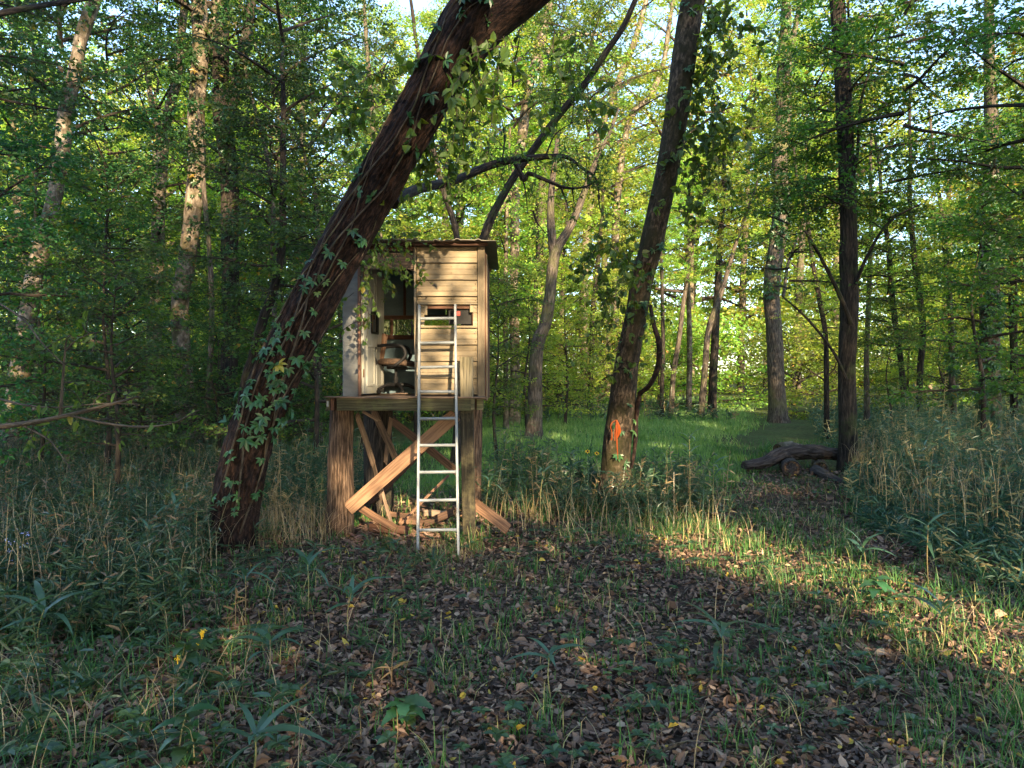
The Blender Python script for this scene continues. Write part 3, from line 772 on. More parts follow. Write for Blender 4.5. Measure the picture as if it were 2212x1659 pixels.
# braces
g = Geo(); board(g, W(752, 1099, 7.68) + [0, 0, 0], W(985, 896, 7.62), 0.150, 0.040, (0, 0, 1), 10, 0.004); part(g, 'diagonal_brace', M['wood_new'], st)
g = Geo(); board(g, W(846, 908, 8.75), W(990, 1020, 8.62), 0.095, 0.04, (0, 0, 1), 6, 0.004); part(g, 'diagonal_brace', M['wood_new'], st, label='thinner brace at the back')
g = Geo(); board(g, W(985, 905, 8.60), W(800, 1085, 8.78), 0.06, 0.03, (0, 0, 1), 5, 0.01); part(g, 'diagonal_brace', M['wood_dark'], st)
g = Geo(); board(g, W(808, 888, 8.2), W(852, 985, 8.1), 0.075, 0.022, (1, 0, 0), 8, 0.006, ragged=0.05); part(g, 'splintered_slat', M['wood_old'], st)
g = Geo(); board(g, W(772, 898, 7.9), W(806, 1000, 7.95), 0.06, 0.018, (1, 0, 0), 8, 0.005, ragged=0.06); part(g, 'splintered_slat', M['wood_old'], st)
g = Geo(); board(g, W(802, 980, 7.95), W(826, 1085, 8.1), 0.04, 0.016, (1, 0, 0), 8, 0.005, ragged=0.05); part(g, 'splintered_slat', M['wood_old'], st)
g = Geo(); board(g, W(783, 888, 7.8), W(820, 911, 7.8), 0.03, 0.02, (0, 0, 1), 3, 0.003, ragged=0.02); part(g, 'splintered_slat', M['wood_old'], st)
g = Geo(); board(g, W(845, 905, 8.2), W(832, 1000, 8.25), 0.05, 0.016, (1, 0, 0), 5, 0.004, ragged=0.03); part(g, 'splintered_slat', M['wood_old'], st)

# office chair inside the hut
ch = thing('office_chair', 'old black office chair with faded seat inside the open hut doorway', 'chair', (-1.36, 8.38, FZ))
cx, cy = -1.36, 8.38
g = Geo()
a = np.linspace(0, 2 * np.pi, 28, endpoint=False); rings = [(0.16, -0.035), (0.235, -0.03), (0.25, 0.0), (0.235, 0.028), (0.17, 0.042), (0.02, 0.044)]
V = []; zs = 0.375 + FZ
for r, z in rings:
    for t in a: V.append((cx + r * 0.98 * math.copysign(abs(math.cos(t)) ** 0.75, math.cos(t)), cy + r * 0.9 * math.copysign(abs(math.sin(t)) ** 0.75, math.sin(t)), zs + z - 0.035 * max(0, math.cos(t)) * r / 0.25))
n = len(a)
Fc = [(i * n + j, i * n + (j + 1) % n, (i + 1) * n + (j + 1) % n, (i + 1) * n + j) for i in range(len(rings) - 1) for j in range(n)]
g.add(V, Fc); part(g, 'seat', M['seat'], ch, smooth=True)
g = Geo(); tube(g, [(cx, cy, zs - 0.03), (cx, cy, zs - 0.05)], 0.19, 16); part(g, 'seat_shell', M['plastic'], ch)
for sy in (-0.21, 0.21):
    g = Geo()
    P = smooth_line([(cx - 0.20, cy + sy, zs + 0.185), (cx - 0.02, cy + sy, zs + 0.195), (cx + 0.085, cy + sy, zs + 0.175), (cx + 0.125, cy + sy, zs + 0.09),
                     (cx + 0.085, cy + sy, zs + 0.02), (cx + 0.0, cy + sy, zs - 0.045), (cx - 0.05, cy + sy * 0.6, zs - 0.06)], 40)
    tube(g, P, [0.017, 0.02, 0.022, 0.02, 0.018, 0.014], 10); ar = part(g, 'armrest', M['plastic'], ch, smooth=True)
    g = Geo(); P = smooth_line([(cx - 0.22, cy + sy, zs + 0.17), (cx - 0.24, cy + sy, zs + 0.08), (cx - 0.20, cy + sy, zs - 0.03)], 12); tube(g, P, 0.014, 8)
    part(g, 'armrest_bracket', M['plastic'], ch, smooth=True)
g = Geo(); tube(g, [(cx - 0.02, cy, FZ + 0.08), (cx - 0.02, cy, FZ + 0.2), (cx - 0.02, cy, FZ + 0.2), (cx - 0.02, cy, zs - 0.05)], [0.03, 0.03, 0.018, 0.018], 10); part(g, 'gas_column', M['plastic'], ch)
g = Geo(); board(g, (cx - 0.12, cy, zs - 0.065), (cx + 0.12, cy, zs - 0.075), 0.10, 0.035, (0, 1, 0), 2); part(g, 'tilt_mechanism', M['plastic'], ch)
for k in range(5):
    t = k * 2 * np.pi / 5 + 0.15
    q = np.array([math.cos(t), math.sin(t), 0]); g = Geo(); c0 = np.array([cx - 0.02, cy, FZ + 0.10])
    P = smooth_line([c0, c0 + q * 0.12 + [0, 0, 0.005], c0 + q * 0.25 - [0, 0, 0.045]], 8); tube(g, P, [0.028, 0.022, 0.015], 8)
    lg = part(g, 'base_leg', M['plastic'], ch, smooth=True)
    g = Geo(); e = c0 + q * 0.245 - [0, 0, 0.075]; sd = np.array([-q[1], q[0], 0])
    tube(g, [e - sd * 0.018, e + sd * 0.018], 0.024, 10); part(g, 'caster', M['plastic'], ch, par=lg)
# plank leaning on the door edge
g = Geo(); board(g, (-1.55, 8.33, 1.97), (-1.515, 8.42, 2.27), 0.07, 0.02, (0.8, 0.4, 0), 4, 0.003, ragged=0.01)
tag(g.build('plank', M['wood_new'], origin=(-1.52, 8.4, 1.9)), 'short tan plank propped against the white hut door edge', 'plank')

# ladder
ld = thing('ladder', 'weathered aluminium ladder leaning against the front of the hunting hut', 'ladder', (-0.72, 6.97, 0))
LB, LT = W(903, 1189, 6.98), W(906, 660, 7.67)
RB, RT = W(990, 1181, 6.98), W(983.5, 659, 7.67)
LB[2] = RB[2] = -0.02
for a, b in ((LB, LT), (RB, RT)):
    g = Geo(); ax = norm(b - a)
    board(g, a, b, 0.024, 0.062, (1, 0, 0), 14, 0.003, chamf=0.12); part(g, 'rail', M['alu'], ld)
for k, Y in enumerate((689, 741, 794.5, 847, 904.5, 961.5, 1021, 1082, 1145.5)):
    q = None
    best = 1e9
    for s in np.linspace(0, 1, 400):
        p = LB * (1 - s) + LT * s; yy = CY - (p[2] - HC) / p[1] * F
        if abs(yy - Y) < best: best = abs(yy - Y); q = s
    p0 = LB * (1 - q) + LT * q; p1 = RB * (1 - q) + RT * q; p1 = p1 + [0, 0, ru(-0.003, 0.010)]
    ax = norm(p1 - p0); g = Geo()
    tube(g, [p0 + ax * 0.010, p0 + ax * 0.03, p1 - ax * 0.03, p1 - ax * 0.010], [0.019, 0.0165, 0.0165, 0.019], 12); part(g, 'rung', M['alu'], ld, smooth=True)


# lumber scraps under and beside the stand: each a thing
scraps = [
    (W(778, 1097, 7.95), W(853, 1142, 7.75), 0.085, 0.035, 'wood_new', 'straight sunlit board sloping from the front stump to the ground'),
    (W(817, 1030, 8.2), W(845, 1128, 7.9), 0.035, 0.02, 'wood_old', 'thin split stick standing between the diagonal brace and the ground'),
    (W(968, 1028, 8.4), W(865, 1132, 7.8), 0.03, 0.022, 'wood_new', 'long narrow stick slanting down behind the ladder'),
    (W(862, 1124, 7.95), W(912, 1130, 7.9), 0.07, 0.03, 'wood_new', 'short tan scrap lying left of the ladder under the stand'),
    (W(918, 1130, 8.1), W(978, 1108, 8.2), 0.085, 0.04, 'wood_new', 'sawn block tilted up behind the lowest ladder rungs'),
    (W(915, 1108, 8.5), W(962, 1112, 8.55), 0.08, 0.04, 'wood_old', 'flat grey brown board behind the tilted block'),
    (W(800, 1140, 7.9), W(880, 1146, 7.7), 0.09, 0.03, 'wood_dark', 'dark rotten plank on the ground beside the front stump'),
    (W(1025, 1087, 7.75), W(1097, 1143, 7.5), 0.12, 0.03, 'wood_new', 'rough board slanting to the ground right of the square post'),
    (W(835, 1110, 8.4), W(905, 1116, 8.4), 0.06, 0.02, 'wood_new', 'pale splinter lying farthest back under the stand'),
]
for (a, b, w, t, m, lab) in scraps:
    a = np.array(a); b = np.array(b)
    for p in (a, b): p[2] = max(p[2], 0.02)
    g = Geo(); up = (0, 0.5, 0.85)
    board(g, a, b, w, t, up, 6, 0.006, ragged=0.02)
    tag(g.build('scrap_board', M[m], origin=(a + b) / 2), lab, 'board', 'scrap lumber under the stand')
g = Geo(); board(g, (-1.33, 7.62, 1.57), (-1.15, 7.66, 1.572), 0.05, 0.012, (0, 1, 0), 3, 0.004, ragged=0.02)
tag(g.build('wood_splinter', M['wood_old'], origin=(-1.24, 7.64, 1.57)), 'flat grey splinter lying on the doorway threshold of the hut', 'splinter')

# ------------------------------------------------------------------ trees measured from the photograph
def trunk_line(pts, d0, d1, ext=3.5, base=True):
    """pts: (X, Y, width px) from the base up; depth runs d0 -> d1"""
    n = len(pts); ds = np.linspace(d0, d1, n)
    P = np.array([W(x, y, d) for (x, y, w), d in zip(pts, ds)]); R = np.array([w / F * d / 2 for (x, y, w), d in zip(pts, ds)])
    if base:
        P[0][2] = gz(P[0][0], P[0][1]) - 0.12
    if ext:
        dr = norm(P[-1] - P[-2]); dr[2] = max(dr[2], 0.6); dr = norm(dr)
        for k in (0.35, 0.7, 1.0):
            P = np.vstack([P, P[-1] + dr * ext * 0.35 + RNG.normal(0, 0.05, 3)]); R = np.append(R, R[-1] * 0.82)
    return P, R


def cover_creeper(g, P, R, n, s0=0.0, s1=1.0, size=0.07, out=0.02, front=1.0, clus=5, matl=0):
    """palmate creeper leaves hugging a trunk on the side one sees"""
    T, N, B = frames(P)
    m = len(P); pos = []; d = []; nr = []; L = []; tt = []
    for _ in range(n):
        u = s0 + (s1 - s0) * rnd(); i = min(m - 2, int(u * (m - 1))); f = u * (m - 1) - i
        c = P[i] * (1 - f) + P[i + 1] * f; r = R[i] * (1 - f) + R[i + 1] * f
        view = norm(np.array([0, 0, HC]) - c); ang = np.clip(random.gauss(0, 0.85), -2.1, 2.1) * front
        tx = norm(T[i]); sdv = norm(np.cross(view, tx)); vv = np.cross(tx, sdv)
        o = math.cos(ang) * vv + math.sin(ang) * sdv
        if np.dot(o, view) < -0.3 and front <= 1: o = -o
        base = c + o * (r + out * ru(0.6, 2.2))
        s = size * ru(0.6, 1.3); tc = np.clip(random.gauss(0.5, 0.2), 0, 0.96)
        if rnd() < 0.015: tc = 1.0
        dwn = norm(np.array([0, 0, -0.6]) + o * 0.5 + RNG.normal(0, 0.35, 3)); sd = norm(np.cross(o, dwn))
        nn = norm(o * 0.8 + [0, 0, 0.7] + RNG.normal(0, 0.2, 3))
        for k in range(clus):
            a = (k - (clus - 1) / 2) * 0.85 / max(1, (clus - 1) / 4)
            pos.append(base); d.append(dwn * math.cos(a) + sd * math.sin(a)); nr.append(nn); L.append(s * (1.15 - 0.12 * abs(k - 2))); tt.append(tc)
    L = np.array(L)
    leaves(g, np.array(pos), np.array(d), np.array(nr), L, L * 0.48, np.array(tt), kind=6, mat=matl)


def hang_vines(g, starts, length, size, n=14, out=(0, 0, -1), wr=0.75, mat_stem=1, kind=6, spread=0.5):
    """thin shoots with alternate leaves that hang and curl from the given points"""
    for p in starts:
        p = np.array(p, float); d = norm(np.array(out) + RNG.normal(0, spread, 3)); L = length * ru(0.5, 1.2)
        P = [p]
        for k in range(5):
            d = norm(d + RNG.normal(0, 0.25, 3) + [0, 0, -0.10]); P.append(P[-1] + d * L / 5)
        P = smooth_line(P, 12); tube(g, P, [0.004, 0.002], 4, mat=mat_stem, cap=False)
        m = max(3, int(n * L / length)); u = RNG.random(m); i = np.minimum((u * 11).astype(int), 10)
        pos = P[i] + (P[i + 1] - P[i]) * (u * 11 - i)[:, None]
        dd = RNG.normal(0, 0.6, (m, 3)) + [0, 0, -0.55]; nr = RNG.normal(0, 0.45, (m, 3)) + [0, -0.35, 0.7]
        s = size * RNG.uniform(0.6, 1.25, m)
        leaves(g, pos, dd, nr, s, s * wr, np.clip(RNG.normal(0.45, 0.22, m), 0, 0.97), kind=kind)


def tree(name, label, pts, d0, d1, bark, forks=(), kit=None, kz=4.0, ks=1.0, ext=3.5, seg=20, rings=60, cool=False, far=False, ivy=0, group=None,
         tilt=(0, 0), disp=None, smooth=True, flare=1.5, ivy_rng=(0, 0.8), ivy_size=0.08):
    P, R = trunk_line(pts, d0, d1, ext)
    R = R.copy(); Pl = smooth_line(P, rings); Rl = np.interp(np.linspace(0, 1, rings), np.linspace(0, 1, len(R)), R)
    hz = Pl[:, 2] - Pl[0, 2]; Rl = Rl * (1 + (flare - 1) * np.exp(-hz / 0.32))
    Pl[:, :2] += (np.stack([vnoise(hz * 0.6 + P[0][0] * 3, hz * 0 + 3), vnoise(hz * 0.6 + 9, hz * 0 + P[0][1])], 1) - 0.5) * np.mean(R) * 0.8
    root = thing(name, label, 'tree', (P[0][0], P[0][1], float(gz(P[0][0], P[0][1]))), group)
    g = Geo(); tube(g, Pl, Rl, seg, disp=disp or bark_disp(7, 2.5, 0.07, ru(0, 99)), seed=ru(0, 30))
    for fk in forks:
        q = np.array([W(x, y, d0 + (d1 - d0) * 0.7 + (fk[1] if len(fk) > 1 else 0) * i / len(fk[0])) for i, (x, y, w) in enumerate(fk[0])])
        rr = [w / F * d1 / 2 for (x, y, w) in fk[0]]
        tube(g, smooth_line(q, 22), rr, max(8, seg // 2), disp=bark_disp(5, 2.5, 0.07, ru(0, 99)), seed=ru(0, 30))
    part(g, 'trunk', M[bark], root, smooth=smooth)
    if kit is not None:
        i = int(np.argmin(np.abs(Pl[:, 2] - kz)))
        kk = (KFAR[kit] if far else KCOOL[kit] if cool else KITS[kit])
        put_kit(root, kk, Pl[i], ks, ru(0, 6.28), tilt)
    if kit is not None and d0 < 26 and P[0][0] < -1.5:
        put_kit(root, (KFAR if far else KITS)[int(rnd() * 4)] if not cool else KCOOL[int(rnd() * 4)], Pl[-8], ru(0.55, 0.75), ru(0, 6.28))
    if ivy:
        g = Geo(); cover_creeper(g, Pl, Rl, ivy, *ivy_rng, size=ivy_size, out=0.04)
        part(g, 'creeper', M['creeper'], root, kind='stuff')
    return root, Pl, Rl


# the great leaning trunk across the hut's corner
LPT = [(500, 1175, 98), (517, 1080, 97), (548, 953, 97), (602, 820, 98), (667, 686, 97), (730, 553, 95), (785, 440, 95), (840, 333, 96), (920, 200, 97), (1000, 67, 100), (1068, -30, 100)]
root, PL, RL = tree('leaning_tree', 'huge dark reddish trunk leaning diagonally across the corner of the hunting hut', LPT, 7.15, 6.1, 'bark_red',
                    kit=None, ext=3.0, seg=144, rings=420, disp=bark_disp(21, 4.5, 0.085, 4.0), flare=1.15)
LEAN = root
g = Geo(); P = smooth_line([W(960, 170, 6.3), W(1040, 60, 6.15), W(1130, -10, 6.0), W(1230, -80, 5.8)], 30); tube(g, P, [0.16, 0.19, 0.17, 0.13], 30, disp=bark_disp(7, 2.2, 0.07, 9)); part(g, 'fork', M['bark_red'], LEAN, smooth=True)
g = Geo()
tube(g, smooth_line([W(850, 440, 6.75), W(870, 423, 7.2), W(910, 407, 7.8), W(987, 388, 8.2), W(1037, 366, 8.4), W(1087, 350, 8.5), W(1137, 343, 8.6), W(1190, 338, 8.6), W(1225, 340, 8.7), W(1262, 366, 8.7), W(1286, 384, 8.8), W(1296, 430, 8.8)], 60),
     [0.055, 0.058, 0.052, 0.047, 0.042, 0.034, 0.022, 0.014, 0.008], 12, disp=bark_disp(4, 6, 0.14, 5))
tube(g, smooth_line([W(1112, 350, 8.5), W(1124, 374, 8.5), W(1132, 388, 8.5), W(1142, 375, 8.5), W(1170, 385, 8.4), W(1220, 405, 8.4), W(1262, 404, 8.5), W(1290, 390, 8.5)], 40), [0.03, 0.035, 0.028, 0.022, 0.014, 0.008], 9, disp=bark_disp(3, 7, 0.2, 8))
for (pts) in ([(1130, 388), (1136, 420), (1140, 460)], [(1210, 403), (1222, 430), (1226, 450)], [(1236, 405), (1240, 440)], [(1292, 420), (1296, 450), (1306, 475)], [(1084, 350), (1090, 300), (1082, 250)], [(1180, 333), (1200, 290), (1240, 262)],
              [(1152, 455), (1160, 480), (1184, 510)], [(1040, 366), (1055, 330), (1050, 295)], [(1284, 377), (1294, 345)]):
    tube(g, smooth_line([W(x, y, 8.5) for x, y in pts], 10), [0.011, 0.004], 6)
part(g, 'limb', M['bark_dark'], LEAN, smooth=True, label='crooked dark limb reaching right over the hut')
g = Geo()
hang_vines(g, [W(x + ru(-6, 6), y + ru(-4, 6), ru(8.3, 8.7)) for x, y in ((940, 400), (990, 388), (1020, 372), (1045, 362), (1087, 350), (1100, 348), (1137, 343), (1165, 341), (1190, 338), (1215, 340), (1240, 350), (1262, 366), (1286, 384), (1292, 410), (1136, 420), (1222, 430), (1262, 404), (1290, 390), (1300, 455), (1060, 320), (1085, 280), (1205, 290), (1235, 265), (1170, 500)) for _ in range(3)], 0.5, 0.055, 15, out=(0.2, 0, 0.25), spread=0.7, wr=0.55)
part(g, 'leaf_sprays', [M['leaf'], M['twig']], LEAN, kind='stuff')
g = Geo(); cover_creeper(g, PL, RL, 60, 0.07, 0.40, size=0.06); cover_creeper(g, PL, RL, 34, 0.16, 0.30, size=0.085)
Tn, Nn, Bn = frames(PL)
for (i0, i1, a0) in ((30, 240, 0.3), (45, 300, 0.9), (20, 180, -0.5), (90, 330, 0.0), (60, 200, -1.0), (110, 380, 0.6)):
    Q = []
    for i in range(i0, i1, 10):
        c = PL[i]; view = norm(np.array([0, 0, HC]) - c); sdv = norm(np.cross(view, Tn[i])); vv = np.cross(Tn[i], sdv)
        a = a0 + 0.35 * math.sin(i * 0.05 + a0 * 9) + ru(-.06, .06); Q.append(c + (math.cos(a) * vv + math.sin(a) * sdv) * RL[i] * 1.06)
    tube(g, smooth_line(Q, 80), [0.010, 0.004], 6, mat=1)
cover_creeper(g, PL, RL, 26, 0.40, 0.75, size=0.07)
part(g, 'creeper', [M['creeper'], M['bark_grey']], LEAN, kind='stuff')
g = Geo()
st_pts = [W(ru(950, 1090), ru(60, 200), ru(5.9, 6.5)) for _ in range(26)] + [W(ru(1000, 1250), ru(20, 150), ru(5.9, 6.6)) for _ in range(14)]
hang_vines(g, st_pts, 0.8, 0.095, 18)
hang_vines(g, [W(ru(880, 990), ru(230, 330), ru(6.5, 6.8)) for _ in range(20)], 0.65, 0.085, 16)
hang_vines(g, [W(ru(760, 880), ru(150, 330), ru(6.3, 6.8)) for _ in range(30)], 0.7, 0.08, 16, out=(-0.8, 0, -0.2))
hang_vines(g, [W(ru(770, 850), ru(470, 590), ru(6.8, 7.3)) for _ in range(30)], 0.6, 0.062, 16, out=(0.6, 0, -0.25))
hang_vines(g, [W(ru(745, 800), ru(590, 700), ru(6.9, 7.3)) for _ in range(7)], 0.45, 0.06, 10, out=(0.2, 0, -0.6))
part(g, 'vine', [M['leaf'], M['twig']], LEAN, kind='stuff')

# the second leaning trunk, with orange tape
RPT = [(1330, 1090, 60), (1338, 986, 56), (1351, 886, 56), (1358, 786, 51), (1374, 686, 47), (1391, 586, 49), (1402, 550, 49), (1432, 400, 47), (1458, 267, 49), (1485, 120, 52), (1505, 0, 52), (1525, -90, 52)]
root, PT, RT_ = tree('taped_tree', 'mossy trunk with orange tape, leaning slightly right in the middle of the clearing edge', RPT, 9.7, 8.6, 'bark_moss', ext=3.0, seg=56, rings=200,
                     disp=bark_disp(9, 2.0, 0.05, 14), flare=1.7)
TAPED = root
g = Geo()
tube(g, smooth_line([W(1405, 660, 9.1), W(1412, 700, 9.0), W(1424, 745, 8.95), W(1422, 790, 9.0), W(1405, 830, 9.1), W(1382, 850, 9.3)], 40), [0.022, 0.028, 0.034, 0.034, 0.03, 0.03], 10, disp=bark_disp(3, 8, 0.2, 2))
tube(g, smooth_line([W(1382, 850, 9.3), W(1375, 900, 9.42), W(1372, 960, 9.45), W(1365, 1010, 9.5)], 30), [0.03, 0.028, 0.026, 0.018], 8, disp=bark_disp(3, 8, 0.25, 3))
part(g, 'vine_stem', M['bark_red'], TAPED, smooth=True, label='thick woody vine looping off the right side of the trunk')
g = Geo(); cover_creeper(g, PT, RT_, 40, 0.25, 0.75, size=0.065); cover_creeper(g, PT, RT_, 12, 0.03, 0.25, size=0.06)
part(g, 'creeper', M['creeper'], TAPED, kind='stuff')
g = Geo()
hang_vines(g, [W(ru(1500, 1560), ru(-30, 330), ru(8.2, 8.9)) for _ in range(46)], 0.7, 0.10, 18, out=(0.2, 0, -0.7))
hang_vines(g, [W(ru(1470, 1500), ru(280, 470), ru(8.4, 8.9)) for _ in range(24)], 0.6, 0.09, 14, out=(0.2, 0, -0.7))
hang_vines(g, [W(ru(1290, 1370), ru(480, 640), ru(8.5, 9.0)) for _ in range(30)], 0.7, 0.10, 15, out=(-0.3, 0, -0.6))
hang_vines(g, [W(ru(1290, 1340), ru(640, 800), ru(8.7, 9.2)) for _ in range(11)], 0.5, 0.09, 11, out=(-0.4, 0, -0.6))
hang_vines(g, [W(ru(1395, 1430), ru(560, 850), ru(8.8, 9.2)) for _ in range(9)], 0.35, 0.08, 9, out=(0.4, 0, -0.6))
hang_vines(g, [W(ru(1560, 1640), ru(130, 330), ru(8.3, 8.8)) for _ in range(7)], 0.4, 0.09, 8, out=(0.4, 0, -0.5))
part(g, 'vine', [M['leaf'], M['twig']], TAPED, kind='stuff')
# the tape itself
tp = thing('flagging_tape', 'knotted bright orange flagging tape hanging on the mossy trunk', 'tape', W(1330, 905, 9.15))


def strip(g, pts, w, tw=0.6):
    P = smooth_line([W(x, y, d) for x, y, d in pts], 16); k = np.linspace(0, 1, 16)
    sd = np.stack([np.cos(k * tw + 0.2), -np.sin(k * tw + 0.2), 0 * k], 1)
    ww = np.interp(k, np.linspace(0, 1, len(w)), w)[:, None] / 2
    V = np.stack([P - sd * ww, P + sd * ww], 1).reshape(-1, 3); i = np.arange(15) * 2
    g.add(V, np.stack([i, i + 1, i + 3, i + 2], -1), np.repeat(ru(0.2, 0.7), 15))


DT = 9.17
for pts, w in (([(1331, 907, DT), (1323, 912, DT + .02), (1319, 921, DT + .03), (1322, 935, DT + .02), (1321, 951, DT + .03)], [0.014, 0.018, 0.014, 0.014, 0.028]),
               ([(1332, 907, DT), (1331, 918, DT), (1329, 935, DT), (1328, 952, DT)], [0.014, 0.025, 0.02, 0.014]),
               ([(1332, 907, DT - .01), (1336, 918, DT - .03), (1338, 932, DT - .03), (1334, 946, DT - .01)], [0.014, 0.03, 0.05, 0.012]),
               ([(1332, 907, DT - .01), (1332, 930, DT - .02), (1333, 960, DT - .01), (1334, 978, DT), (1335, 992, DT)], [0.014, 0.02, 0.014, 0.012, 0.01])):
    g = Geo(); strip(g, pts, w); part(g, 'tape_strip', M['ribbon'], tp)

# right-hand trees
root, PR, RR = tree('straight_tree', 'straight dark trunk standing behind the pile of rotting logs', [(1838, 1022, 44), (1838, 960, 37), (1832, 800, 35), (1831, 700, 35), (1831, 553, 35), (1832, 490, 33), (1825, 333, 33), (1817, 200, 33), (1810, 67, 30), (1806, -40, 30)],
                    13.0, 12.6, 'bark_dark', forks=(([(1838, 700, 12), (1815, 640, 9), (1775, 560, 7), (1740, 500, 5)], -1.0), ([(1838, 640, 10), (1870, 560, 7), (1920, 480, 5), (1990, 440, 3)], -1.0), ([(1828, 820, 8), (1800, 760, 6), (1745, 690, 5), (1690, 640, 3)], -0.6),
                           ([(1835, 420, 9), (1852, 330, 7), (1860, 220, 6), (1890, 120, 3)], -0.5)), kit=4, kz=4.8, ks=0.95, seg=32, rings=120, flare=1.35)
put_kit(root, KITS[4], (PR[20][0] + 0.9, PR[20][1] + 0.3, 2.3), 0.62, 2.0)
put_kit(root, KITS[5], (PR[20][0] - 0.9, PR[20][1] + 0.4, 3.4), 0.6, 4.0)
tree('lawn_edge_tree', 'thick straight trunk at the end of the bright grass clearing', [(1680, 893, 36), (1677, 800, 33), (1674, 700, 33), (1668, 620, 33), (1680, 500, 34), (1688, 400, 34), (1688, 200, 34), (1692, 67, 22), (1696, -30, 18)],
     24.5, 24, 'bark_grey', forks=(([(1690, 250, 20), (1706, 120, 13), (1726, 20, 10), (1740, -60, 6)], 0), ([(1692, 640, 8), (1705, 560, 6), (1740, 480, 4)], 0)), kit=4, kz=8, ks=0.75, ivy=240, ivy_rng=(0.25, 0.75), ivy_size=0.13)
defs = [
    ('slim dark curved trunk between the two thick trunks on the right', [(1787, 870, 11), (1785, 800, 11), (1782, 720, 11), (1768, 640, 10), (1755, 560, 9)], 19, 'bark_dark', 5, 3, 1.2),
    ('thin straight trunk just right of the straight dark trunk', [(1872, 893, 12), (1873, 800, 11), (1874, 700, 11), (1876, 620, 10), (1880, 500, 9)], 21, 'bark_grey', 4, 4, 1.6),
    ('thin trunk bowing left beyond the cane thicket', [(1952, 890, 13), (1947, 800, 12), (1936, 720, 12), (1925, 626, 11), (1918, 520, 10)], 20, 'bark_dark', 5, 4, 1.4),
    ('slightly wavy dark trunk under the bright sky gap', [(1984, 893, 14), (1986, 800, 13), (1992, 720, 13), (1984, 630, 12), (1974, 553, 11), (1966, 430, 9)], 19, 'bark_dark', 4, 4.5, 1.5),
    ('forked thin trunk between the sky gap and the ivy trunk', [(2062, 880, 13), (2058, 820, 12), (2055, 720, 12), (2048, 600, 11), (2040, 500, 9)], 19, 'bark_grey', 5, 3.5, 1.3),
    ('thin trunk at the far right edge of the wood', [(2194, 900, 15), (2192, 800, 14), (2190, 700, 14), (2186, 560, 12)], 17, 'bark_dark', 4, 3.0, 1.4),
    ('slender pair member leaning right at the left end of the far lawn', [(1513, 903, 14), (1521, 800, 13), (1529, 713, 13), (1553, 643, 11), (1580, 560, 9)], 26, 'bark_grey', 1, 6, 0.9),
    ('dark twin trunk touching the slender one at the far lawn', [(1535, 893, 18), (1540, 800, 18), (1546, 720, 17), (1550, 640, 15), (1556, 500, 13)], 27, 'bark_dark', 0, 6, 1.0),
    ('thin dark upright trunk nearest the right side of the taped trunk', [(1429, 893, 9), (1430, 800, 9), (1432, 700, 9), (1430, 600, 8)], 26, 'bark_dark', 1, 5, 0.8),
    ('thin trunk leaning right, second from the taped trunk', [(1449, 885, 11), (1456, 800, 11), (1466, 736, 10), (1478, 640, 9)], 27, 'bark_grey', 3, 5, 0.9),
    ('lit reddish slim trunk at the middle of the far wood edge', [(1486, 883, 12), (1488, 800, 12), (1489, 700, 11), (1486, 560, 10)], 29, 'bark_pale', 2, 6, 1.0),
    ('slim trunk right behind the hut corner', [(1093, 900, 11), (1092, 780, 10), (1090, 700, 10), (1092, 600, 9), (1094, 500, 8)], 22, 'bark_pale', 4, 4, 1.4),
    ('dark slim trunk between the hut and the pale patched trunk', [(1150, 900, 13), (1152, 800, 12), (1156, 700, 11), (1160, 600, 10)], 25, 'bark_dark', 1, 5, 0.9),
    ('slim trunk left of centre in the lit wood edge behind the weeds', [(1209, 893, 13), (1210, 800, 12), (1212, 700, 11), (1215, 600, 10)], 30, 'bark_grey', 0, 6, 0.9),
    ('thin trunk close left of the taped trunk, far off', [(1277, 893, 13), (1276, 800, 12), (1280, 700, 12), (1290, 580, 10)], 28, 'bark_dark', 3, 5, 0.9),
    ('dark leaning trunk rising behind the roof on its left side', [(1010, 880, 16), (1005, 700, 15), (987, 513, 14), (954, 400, 13), (930, 300, 12), (915, 180, 10)], 18, 'bark_dark', 1, 6.5, 0.9),
    ('ivy clad leaning trunk above the right corner of the roof', [(1020, 890, 24), (1030, 700, 24), (1047, 510, 23), (1075, 450, 22), (1097, 417, 22), (1120, 330, 20), (1140, 200, 19), (1160, 120, 18), (1182, 30, 16)], 22, 'bark_pale', 2, 8, 1.1),
]
for (lab, pts, d, bk, kt, kz, ks) in defs:
    tree('slim_tree', lab, pts, d, d, bk, kit=kt, kz=kz, ks=ks * (0.72 if kt > 3 else 0.55) * (0.6 if 1700 < pts[0][0] < 2100 else 1), seg=12, rings=36, ext=3.0, far=pts[0][0] > 1000, ivy=70 if 'ivy' in lab else 0, ivy_size=0.13)
tree('ivy_tree', 'stout trunk wrapped in ivy at the right side of the wood', [(2132, 885, 42), (2134, 800, 38), (2136, 670, 37), (2138, 560, 34), (2140, 440, 30), (2140, 250, 26)], 16.5, 16, 'bark_grey', kit=5, kz=4.5, ks=0.85, ivy=420, ivy_size=0.10, ivy_rng=(0.03, 0.6))
tree('patched_tree', 'pale mottled trunk that forks, right of the hut', [(1150, 893, 30), (1160, 760, 28), (1180, 690, 26), (1192, 590, 25), (1205, 540, 23), (1235, 490, 18), (1255, 440, 15), (1275, 380, 12)], 18.5, 19, 'bark_grey',
     forks=(([(1198, 560, 20), (1190, 480, 17), (1192, 400, 13), (1205, 300, 9)], 0),), kit=4, kz=7, ks=1.0, ext=2)
